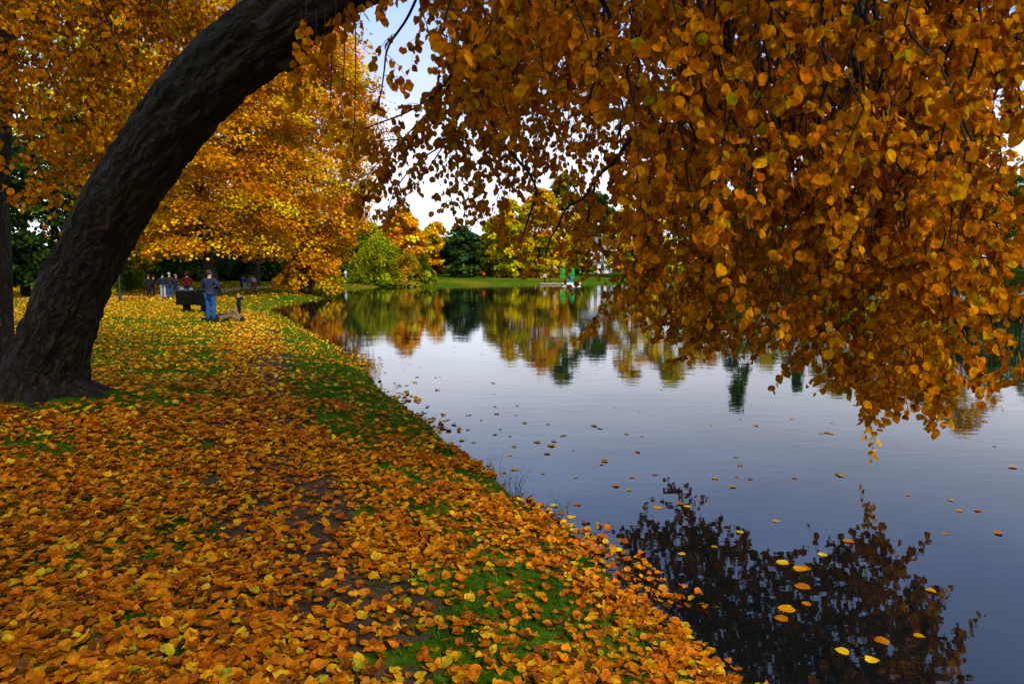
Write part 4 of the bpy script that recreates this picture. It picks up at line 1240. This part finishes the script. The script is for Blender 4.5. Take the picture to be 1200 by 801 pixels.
# ------------------------------------------------------------------ litter bins by the promenade
def bin_(px, foot, w, h, leg, label, taper=0.0, rz=0.0, lid=False, lean=0):
    p = on_z(px, foot, 0.0); g = gz(p.x, p.y)
    o = empty('litter_bin', (p.x, p.y, g), label, 'litter bin', 'black litter bins on the leaf covered lawn', rz)
    b = MB()
    t = .03
    for (lo, hi) in (((-w/2, -w*.3, leg), (w/2, -w*.3 + t, leg + h)), ((-w/2, w*.3 - t, leg), (w/2, w*.3, leg + h)),
                     ((-w/2, -w*.3 + t + .002, leg), (-w/2 + t, w*.3 - t - .002, leg + h)), ((w/2 - t, -w*.3 + t + .002, leg), (w/2, w*.3 - t - .002, leg + h)),
                     ((-w/2 + t + .002, -w*.3 + t + .002, leg + .01), (w/2 - t - .002, w*.3 - t - .002, leg + h * .8))):
        b.box(lo, hi)
    V = b.v
    for a in V:
        u = (a[:, 2] - leg) / h
        a[:, 0] *= 1 - taper * u; a[:, 0] += lean * u
    b.build('box', M_BIN, o, smooth=False)
    rim = MB()
    for (a0, a1) in (((-w/2 - .015, -w*.3 - .015), (w/2 + .015, -w*.3 - .003)), ((-w/2 - .015, w*.3 + .003), (w/2 + .015, w*.3 + .015)),
                     ((-w/2 - .015, -w*.3), (-w/2 - .003, w*.3)), ((w/2 + .003, -w*.3), (w/2 + .015, w*.3))):
        k = 1 - taper
        rim.box((a0[0] * k + lean, a0[1], leg + h - .05), (a1[0] * k + lean, a1[1], leg + h + .008))
    rim.build('rim', M_DARKM, o, smooth=False)
    MB().box((-w*.18, -.1, -.06), (w*.18, .1, leg - .003)).build('leg', M_BIN, o, smooth=False)
    return Vector((p.x, p.y, g + leg + h * .8)), o
tb, _ = bin_(219, 364.5, .70, .64, .28, 'black box shaped litter bin on a stout foot left of the man in jeans')
bin_(240, 365.5, .62, .70, .30, 'black litter bin with slanting sides half hidden behind the man in jeans', taper=.28, lean=.02)
for k, (dx, dy, s, lab) in enumerate(((-.2, 0, .11, 'crumpled pale plastic bag, left one on top of the box shaped bin'), (.2, .03, .10, 'crumpled silvery bag, right one on top of the box shaped bin'), (-.02, .0, .07, 'small crumpled bag between two larger ones in the box shaped bin'))):
    o = MB().ball((0, 0, s * .9), (s, s * .8, s * 1.25), 16, 11, .8, k * 7).build('crumpled_bag', M_BAG)
    o.location = tb + Vector((dx, dy, 0))
    tag(o, lab, 'bag', 'bags in the litter bin')

# ------------------------------------------------------------------ people
def skin(name, nodes, edges, mat, parent, sub=1, fingers=()):
    """nodes: {key: (pos, r or (rx, ry))}; grows one smooth surface round the skeleton"""
    keys = list(nodes)
    me = bpy.data.meshes.new(name)
    bm = bmesh.new()
    lay_ = bm.verts.layers.skin.verify()
    vs = {}
    for n_, k_ in enumerate(keys):
        v = bm.verts.new(nodes[k_][0]); r = nodes[k_][1]
        v[lay_].radius = r if isinstance(r, tuple) else (r, r)
        v[lay_].use_root = n_ == 0
        vs[k_] = v
    for a, b_ in edges: bm.edges.new((vs[a], vs[b_]))
    for ch in fingers:
        prev = None
        for n_, (p, r) in enumerate(ch):
            v = bm.verts.new(p); v[lay_].radius = (r, r); v[lay_].use_root = n_ == 0
            if prev is not None: bm.edges.new((prev, v))
            prev = v
    bm.to_mesh(me); bm.free()
    tmp = bpy.data.objects.new('tmp', me); C.objects.link(tmp)
    m = tmp.modifiers.new('s', 'SKIN'); m.use_smooth_shade = True; m.branch_smoothing = .4
    if sub: s_ = tmp.modifiers.new('u', 'SUBSURF'); s_.levels = sub; s_.render_levels = sub
    dg = bpy.context.evaluated_depsgraph_get(); dg.update()
    out = bpy.data.meshes.new_from_object(tmp.evaluated_get(dg))
    bpy.data.objects.remove(tmp)
    out.name = name; out.materials.clear(); out.materials.append(mat)
    o = bpy.data.objects.new(name, out); C.objects.link(o); o.parent = parent
    return o

_cloth = {}
def cloth(col, rough=.85):
    if col not in _cloth: _cloth[col] = plain('cloth', col, rough, .3, 12, .25, spec=.12)
    return _cloth[col]
M_SKIN = plain('skin', (.50, .27, .17), .6, .08, 20)
M_SHOE = plain('dark_shoes', (.02, .018, .016), .6, .2, 10)

def person(label, loc, rz, H, top, legs, hair, group=None, arms='down', step=.0, skirt=False, hood=None, pose=None, collar=None, long_coat=False, hair_long=False, build_=1.0):
    k = H / 1.75
    o = empty('person', loc, label, 'person', group, rz)
    w = build_
    J = dict(pel=(0, 0, .95), wst=(0, 0, 1.08), cst=(0, 0, 1.30), nkb=(0, 0, 1.46), nk=(0, .01, 1.52), jaw=(0, .03, 1.585), hd=(0, .005, 1.655), tp=(0, 0, 1.71),
             shL=(-.17*w, 0, 1.42), shR=(.17*w, 0, 1.42), hpL=(-.095, 0, .90), hpR=(.095, 0, .90),
             knL=(-.10, .02+step*.5, .50), knR=(.10, .02-step*.3, .50), anL=(-.10, step, .085), anR=(.10, -step, .085), toL=(-.12, step+.17, .035), toR=(.12, -step+.17, .035))
    if arms == 'down':
        J.update(elL=(-.24*w, -.02, 1.14), elR=(.24*w, -.02, 1.14), wrL=(-.25*w, .06, .88), wrR=(.25*w, .06, .88), haL=(-.25*w, .09, .80), haR=(.25*w, .09, .80))
    elif arms == 'crossed':     # forearms folded in front of the body
        J.update(elL=(-.29*w, .06, 1.16), elR=(.29*w, .06, 1.18), wrL=(-.03, .22, 1.20), wrR=(.05, .24, 1.16), haL=(.05, .24, 1.21), haR=(-.03, .26, 1.15))
    elif arms == 'pockets':
        J.update(elL=(-.31*w, -.07, 1.16), elR=(.31*w, -.07, 1.16), wrL=(-.20*w, .08, .98), wrR=(.20*w, .08, .98), haL=(-.16*w, .12, .92), haR=(.16*w, .12, .92))
    elif arms == 'photo':       # both hands held up before the face
        J.update(elL=(-.30*w, .14, 1.30), elR=(.26*w, .14, 1.28), wrL=(-.12, .26, 1.52), wrR=(.10, .26, 1.52), haL=(-.07, .27, 1.58), haR=(.05, .27, 1.58))
    if pose: J.update(pose)
    J = {a: Vector(b_) * k for a, b_ in J.items()}
    Rr = dict(pel=(.15, .11), wst=(.135, .095), cst=(.165, .11), nkb=(.10, .08), nk=.055, jaw=(.058, .062), hd=(.078, .092), tp=(.05, .06), shL=.065, shR=.065, elL=.045, elR=.045, wrL=.028, wrR=.028,
              haL=(.036, .02), haR=(.036, .02), hpL=.088, hpR=.088, knL=.058, knR=.058, anL=.04, anR=.04, toL=.035, toR=.035)
    def sc(r, g=0):
        return tuple((x + g) * k for x in r) if isinstance(r, tuple) else (r + g) * k
    nod = {a: (J[a], sc(Rr[a])) for a in ['pel', 'wst', 'cst', 'nkb', 'nk', 'jaw', 'hd', 'tp', 'shL', 'elL', 'wrL', 'haL', 'shR', 'elR', 'wrR', 'haR', 'hpL', 'knL', 'anL', 'toL', 'hpR', 'knR', 'anR', 'toR']}
    ed = [('pel', 'wst'), ('wst', 'cst'), ('cst', 'nkb'), ('nkb', 'nk'), ('nk', 'jaw'), ('jaw', 'hd'), ('hd', 'tp')]
    for s in 'LR': ed += [('cst', 'sh' + s), ('sh' + s, 'el' + s), ('el' + s, 'wr' + s), ('wr' + s, 'ha' + s), ('pel', 'hp' + s), ('hp' + s, 'kn' + s), ('kn' + s, 'an' + s), ('an' + s, 'to' + s)]
    fing = []
    for s in 'LR':
        h, wv_ = J['ha' + s], J['wr' + s]
        d = (h - wv_).normalized(); sd = d.cross(Vector((0, 1, .2))).normalized(); nm = d.cross(sd)
        for i, ln in enumerate((.062, .072, .067, .052)):
            b0 = h + sd * (i - 1.5) * .02 * k
            fing.append([(b0, .0085 * k), (b0 + d * ln * .55 * k, .008 * k), (b0 + (d * ln + nm * .018) * k, .0065 * k)])
        t0 = wv_ + (h - wv_) * .4 - sd * .025 * k
        fing.append([(t0, .010 * k), (t0 + (-sd * .025 + d * .03) * k, .0095 * k), (t0 + (-sd * .03 + d * .058) * k, .0075 * k)])
    # nose and ears sit on the head
    hd = J['hd']; fw = Vector((0, 1, 0)); upv = (J['tp'] - J['jaw']).normalized()
    if pose and 'fw' in pose: fw = Vector(pose['fw']).normalized()
    sx_ = fw.cross(upv).normalized()
    fing.append([(hd + (fw * .085 - upv * .0) * k, .010 * k), (hd + (fw * .108 - upv * .03) * k, .013 * k)])
    for s_ in (-1, 1): fing.append([(hd + (sx_ * s_ * .078 - upv * .03) * k, .010 * k), (hd + (sx_ * s_ * .09 + upv * .01 - fw * .01) * k, .014 * k)])
    body = skin('body', nod, ed, M_SKIN, o, 1, fing)
    # jacket
    jn = {a: (J[a], sc(Rr[a], g)) for a, g in (('wst', .03), ('cst', .028), ('nkb', .03), ('shL', .028), ('elL', .026), ('wrL', .024), ('shR', .028), ('elR', .026), ('wrR', .024))}
    dn = (J['pel'] - J['wst']).normalized() * k
    jn['hip'] = (J['pel'], sc(.158))
    jn['hem'] = (J['pel'] + dn * (.19 if not long_coat else .36), sc(.150 if not long_coat else .19))
    je = [('wst', 'cst'), ('cst', 'nkb'), ('wst', 'hip'), ('hip', 'hem')] + [('cst', 'shL'), ('shL', 'elL'), ('elL', 'wrL'), ('cst', 'shR'), ('shR', 'elR'), ('elR', 'wrR')]
    skin('jacket', jn, je, cloth(top), o)
    tn = {a: (J[a], sc(Rr[a], g)) for a, g in (('pel', -.008), ('hpL', .016), ('knL', .026), ('hpR', .012), ('knR', .026))}
    for s in 'LR': tn['an' + s] = (J['an' + s] + Vector((0, 0, .0)) * k, sc(.062))
    te = [('pel', 'hpL'), ('hpL', 'knL'), ('knL', 'anL'), ('pel', 'hpR'), ('hpR', 'knR'), ('knR', 'anR')]
    skin('trousers', tn, te, cloth(legs), o)
    for s in 'LR':
        a, t_ = J['an' + s], J['to' + s]
        d = (t_ - a).normalized()
        MB().tube([a - d * .05 * k, a + (t_ - a) * .3, t_ * 1.0, t_ + d * .06 * k], [.035 * k, .052 * k, .046 * k, .022 * k], 10).build('shoe', M_SHOE, o)
    hm = cloth(hair)
    back = -fw
    c0 = hd + (back * .018 + upv * .028) * k
    hb = MB().ball((0, 0, 0), (.088 * k, .102 * k, .088 * k), 14, 9, .25, 3)
    Mx = Matrix((sx_, fw, upv)).transposed()
    hb.v = [np.array([(Mx @ Vector(q)) + c0 for q in a]) for a in hb.v]
    if hair_long: hb.tube([c0 + back * .03 * k, c0 + (back * .07 - upv * .12) * k, c0 + (back * .085 - upv * .26) * k], [.075 * k, .075 * k, .04 * k], 10)
    if hood:
        hb = MB().ball((0, 0, 0), (.13 * k, .14 * k, .16 * k), 14, 9, .3, 3)
        hb.v = [np.array([(Mx @ Vector(q)) + hd + (back * .03 + upv * .0) * k for q in a]) for a in hb.v]
        hb.build('hood', cloth(hood), o)
    else: hb.build('hair', hm, o)
    if collar: skin('collar', {'a': (J['nkb'] + Vector((0, 0, .0)), sc((.09, .08))), 'b': (J['nk'], sc(.068))}, [('a', 'b')], cloth(collar), o)
    return o

def stand(label, px, foot, Hpx, rz, top, legs, hair, z=0.0, **kw):
    p = on_z(px, foot, z)
    for _ in range(5): p = on_z(px, foot, gz(p.x, p.y) + .01)
    H = Hpx * p.y / F
    return person(label, (p.x, p.y, gz(p.x, p.y) + .01), rz, H, top, legs, hair, **kw)

NAVY, BLACK, JEANS = (.022, .028, .055), (.012, .012, .014), (.015, .075, .21)
stand('man in navy sweater and blue jeans seen from behind, arms folded', 247.5, 377, 60, R(-12), NAVY, JEANS, (.07, .035, .018), arms='crossed', build_=1.2)
G = 'walkers on the promenade'
stand('walker in a long black coat, farthest left of the group on the promenade', 175, 349, 27, R(50), BLACK, BLACK, (.10, .04, .02), group=G, arms='pockets', long_coat=True)
stand('walker in dark jacket with white collar, dark cap and pale trousers', 191.5, 350.5, 30, R(25), (.014, .016, .024), (.30, .32, .38), (.01, .01, .012), group=G, arms='pockets', collar=(.75, .75, .75), step=.1)
stand('grey haired walker in dark jacket and blue jeans, broad shoulders', 199.5, 350.5, 31, R(0), (.022, .02, .02), (.015, .055, .15), (.42, .38, .32), group=G, arms='pockets', build_=1.1, step=-.08)
stand('walker in navy coat with fair hair right of the grey haired one', 207, 348, 26.5, R(-40), (.018, .022, .045), (.015, .03, .07), (.30, .18, .10), group=G, arms='down')
stand('person in a dark red hooded jacket standing behind the box shaped bin', 220, 352.5, 33, R(0), (.06, .003, .003), BLACK, (.03, .01, .01), group=G, arms='pockets', hood=(.06, .003, .003), build_=1.15)
stand('dark clad walker in the shade between two others on the promenade', 180.5, 348.2, 25, R(-60), (.010, .010, .012), (.010, .010, .012), (.02, .015, .01), group=G, arms='pockets')
# child with camera
stand('small child with blond hair in a black coat holding up both hands', 280.5, 369, 25, R(-25), (.010, .012, .018), (.010, .014, .025), (.62, .28, .05), arms='photo', hair_long=True, build_=1.35, long_coat=True)
# people farther down the promenade
G2 = 'people far along the promenade'
for lab, px, foot, h, rz, tp_, lg, hr, kw in (
    ('person in a bright blue jacket and pale jeans far along the promenade', 286.5, 339.2, 16, .2, (.02, .07, .45), (.34, .37, .45), (.10, .05, .03), {}),
    ('person in a dark coat beside the one in bright blue', 283.4, 339, 15, 3.0, BLACK, BLACK, (.03, .02, .01), dict(arms='pockets')),
    ('person in a brown jacket and grey trousers far along the promenade', 292.7, 338.4, 16, .1, (.24, .12, .04), (.20, .21, .24), (.30, .16, .06), {}),
    ('person in a white top and dark trousers behind the small child in red', 296, 338.2, 15.5, .0, (.55, .50, .48), (.05, .05, .06), (.35, .22, .1), {}),
    ('person in a pale pink jacket holding the child in red by the hand', 298.3, 338, 14, 0, (.60, .48, .46), (.10, .09, .10), (.4, .3, .2), {}),
    ('small child in a bright red coat far along the promenade', 299.6, 338.7, 8.2, 0, (.85, .03, .012), BLACK, (.6, .15, .05), dict(long_coat=True)),
    ('person in white with a red hat sitting low under the far trees', 320.5, 334.5, 9, .6, (.42, .42, .42), (.2, .22, .2), (.6, .05, .03), {})):
    stand(lab, px, foot, h, rz, tp_, lg, hr, group=G2, **kw)

def far_person(lab, px, foot, h, top, legs, hair, **kw):
    q = far_at(px, foot)
    person(lab, tuple(q), .3, max(1.5, h * q.y / F), top, legs, hair, group='people on the far shore', **kw)
far_person('person in a bright red jacket on the far lawn', 567, 327.5, 9, (.75, .05, .01), BLACK, (.05, .02, .01))
far_person('person in a white jacket near the left bushes on the far lawn', 405, 326, 8, (.7, .7, .72), (.4, .4, .42), (.3, .2, .1))
far_person('person in a pale pink top and black trousers left of the landing stage', 638.5, 331, 12, (.62, .42, .38), BLACK, (.08, .04, .03), build_=1.2)
far_person('person in white near the dark trees of the far lawn', 530.5, 323, 7, (.7, .7, .7), (.5, .5, .5), (.1, .06, .03))
far_person('person in an orange jacket far right on the hillside lawn', 1094, 312, 8, (.75, .18, .03), (.05, .05, .06), (.1, .06, .03))

# the man lying on the leaves behind the one in jeans: knee raised, head to the left
lp_ = on_z(258, 374.5, 0.0)
lz = gz(lp_.x, lp_.y)
k_ = 1.0
lying = dict(pel=(0, 0, .13), wst=(-.14, .02, .14), cst=(-.38, .03, .15), nkb=(-.54, .03, .18), nk=(-.60, .03, .21), jaw=(-.66, .03, .27), hd=(-.73, .03, .28), tp=(-.79, .03, .30), fw=(.15, 0, 1),
             shL=(-.46, .20, .15), shR=(-.46, -.14, .15), hpL=(.05, .10, .12), hpR=(.05, -.09, .12),
             knL=(.34, .12, .44), knR=(.46, -.14, .20), anL=(.62, .12, .10), anR=(.88, -.22, .065), toL=(.76, .12, .05), toR=(.97, -.24, .15),
             elL=(-.60, .42, .06), elR=(-.52, -.36, .06), wrL=(-.72, .25, .10), wrR=(-.76, -.22, .10), haL=(-.77, .16, .14), haR=(-.80, -.14, .14))
person('person lying back on the leaves in dark top and beige trousers, knees raised', (lp_.x - .02, lp_.y + .35, lz), R(-14), 1.72, (.03, .025, .03), (.20, .13, .055), (.12, .05, .02), pose=lying)

# ------------------------------------------------------------------ leaves afloat on the pond
fl_meshes = []
for t in range(6):
    V, f = leaf_template('fine', 40 + t)
    V = V.copy(); V[:, 2] = V[:, 2] * .35
    V[:, 2] -= V[:, 2].min() - .02
    for ci, colr in enumerate(((.85, .50, .01), (.74, .32, .004), (.50, .16, .004))):
        o = mesh_obj('floating_leaf', V, f, M_LITTER, smooth=False, cols=np.tile(np.array(colr), (len(V), 1)) * np.random.RandomState(t).uniform(.8, 1.1, (len(V), 1)))
        fl_meshes.append(o.data); bpy.data.objects.remove(o)
big = [(628, 519, 1.5), (645, 521, 1.5), (545, 516, 1.2), (553, 519, .9), (537, 523, 1), (512, 457, .9), (489, 448, 1.6), (470, 453, 1.6), (477, 452, 1.2), (449, 437, 1), (603, 524, 1), (734, 509, .9), (752, 511, .8),
       (707, 545, .8), (742, 560, .9), (770, 557, .9), (862, 558, .7), (879, 562, .8), (968, 506, 1.3), (978, 508, 1.2), (960, 507, .8), (984, 556, 1.2), (977, 555, .9), (1055, 522, .6), (1120, 598, .9), (1144, 597, .9), (1165, 625, 1.1), (1110, 625, .7),
       (925, 660, 1.5), (930, 668, 1.6), (949, 665, 1.4), (932, 684, 1.6), (918, 717, 1.7), (908, 722, 1.3), (991, 632, 1.3), (963, 652, 1.1), (1024, 748, 1.4), (996, 765, 1.2), (1012, 771, 1.2), (950, 707, 1), (795, 648, .9), (793, 590, 1), (690, 632, 1.2), (700, 655, 1.8),
       (672, 642, 1.5), (660, 622, 1.1), (655, 600, 1.1), (664, 606, 1.3), (648, 594, 1.1), (575, 545, .9), (560, 549, .7), (545, 530, 1), (592, 553, .8), (868, 625, 1), (840, 640, .8), (1085, 690, 1), (905, 610, .9), (785, 700, 1.1), (812, 742, 1.3), (1070, 745, 1)]
rf = np.random.RandomState(77)
spots = [(on_z(x, y, WATER), s) for x, y, s in big]
while len(spots) < 200:
    y = 10 ** rf.uniform(math.log10(6), math.log10(45)); x = rf.uniform(-.35, .8) * y
    d = float(signed_shore(np.array([x]), np.array([y]))[0])
    if d > -.12: continue
    if rf.uniform() > (1.0 if d > -1.6 else .33): continue
    spots.append((Vector((x, y, WATER)), rf.uniform(.45, 1.35)))
nf = 0
for p, s in spots:
    if float(signed_shore(np.array([p.x]), np.array([p.y]))[0]) > -.03: continue
    o = bpy.data.objects.new('floating_leaf', fl_meshes[rf.choice(len(fl_meshes))]); C.objects.link(o)
    o.location = (p.x, p.y, WATER + .001); o.scale = [.063 * s * (1 + p.y * .018)] * 3
    o.rotation_euler = (rf.normal(0, .04), rf.normal(0, .04), rf.uniform(0, 6.28))
    tag(o, 'single yellow or orange linden leaf floating on the dark pond', 'leaf', 'leaves floating on the pond')
    nf += 1
print('floating', nf)

# dry sprigs and blades at the waterline
for i, (x, y, n_) in enumerate(((598, 566, 9), (606, 572, 7), (577, 552, 7), (655, 600, 5), (741, 684, 10), (500, 497, 6))):
    n_ += 3 * (i == 3)
    p = on_z(x, y, WATER); p.z = WATER - .03
    b = MB()
    for k in range(n_):
        a = rf.uniform(0, 6.28); h = rf.uniform(.10, .24); l_ = rf.uniform(.3, 1.0) * h
        s0 = (rf.normal(0, .05), rf.normal(0, .05), 0)
        b.tube([s0, (s0[0] + math.cos(a) * l_ * .3, s0[1] + math.sin(a) * l_ * .3, h * .6), (s0[0] + math.cos(a) * l_, s0[1] + math.sin(a) * l_, h)], [.003, .002, .001], 3)
    o = b.build('reed_tuft', [M_TWIG, cloth((.06, .10, .012))][i % 2]); o.location = p
    tag(o, ['dry twigs at the waterline where the first leaf cluster floats', 'short green reeds beside the dry twigs at the waterline', 'dry twigs at the waterline above the green reeds', 'few green reeds by the drifted leaf raft', 'dry twigs at the foot of the bank next to the dark tree reflection', 'green reeds at the bend of the far waterline'][i], 'reeds')
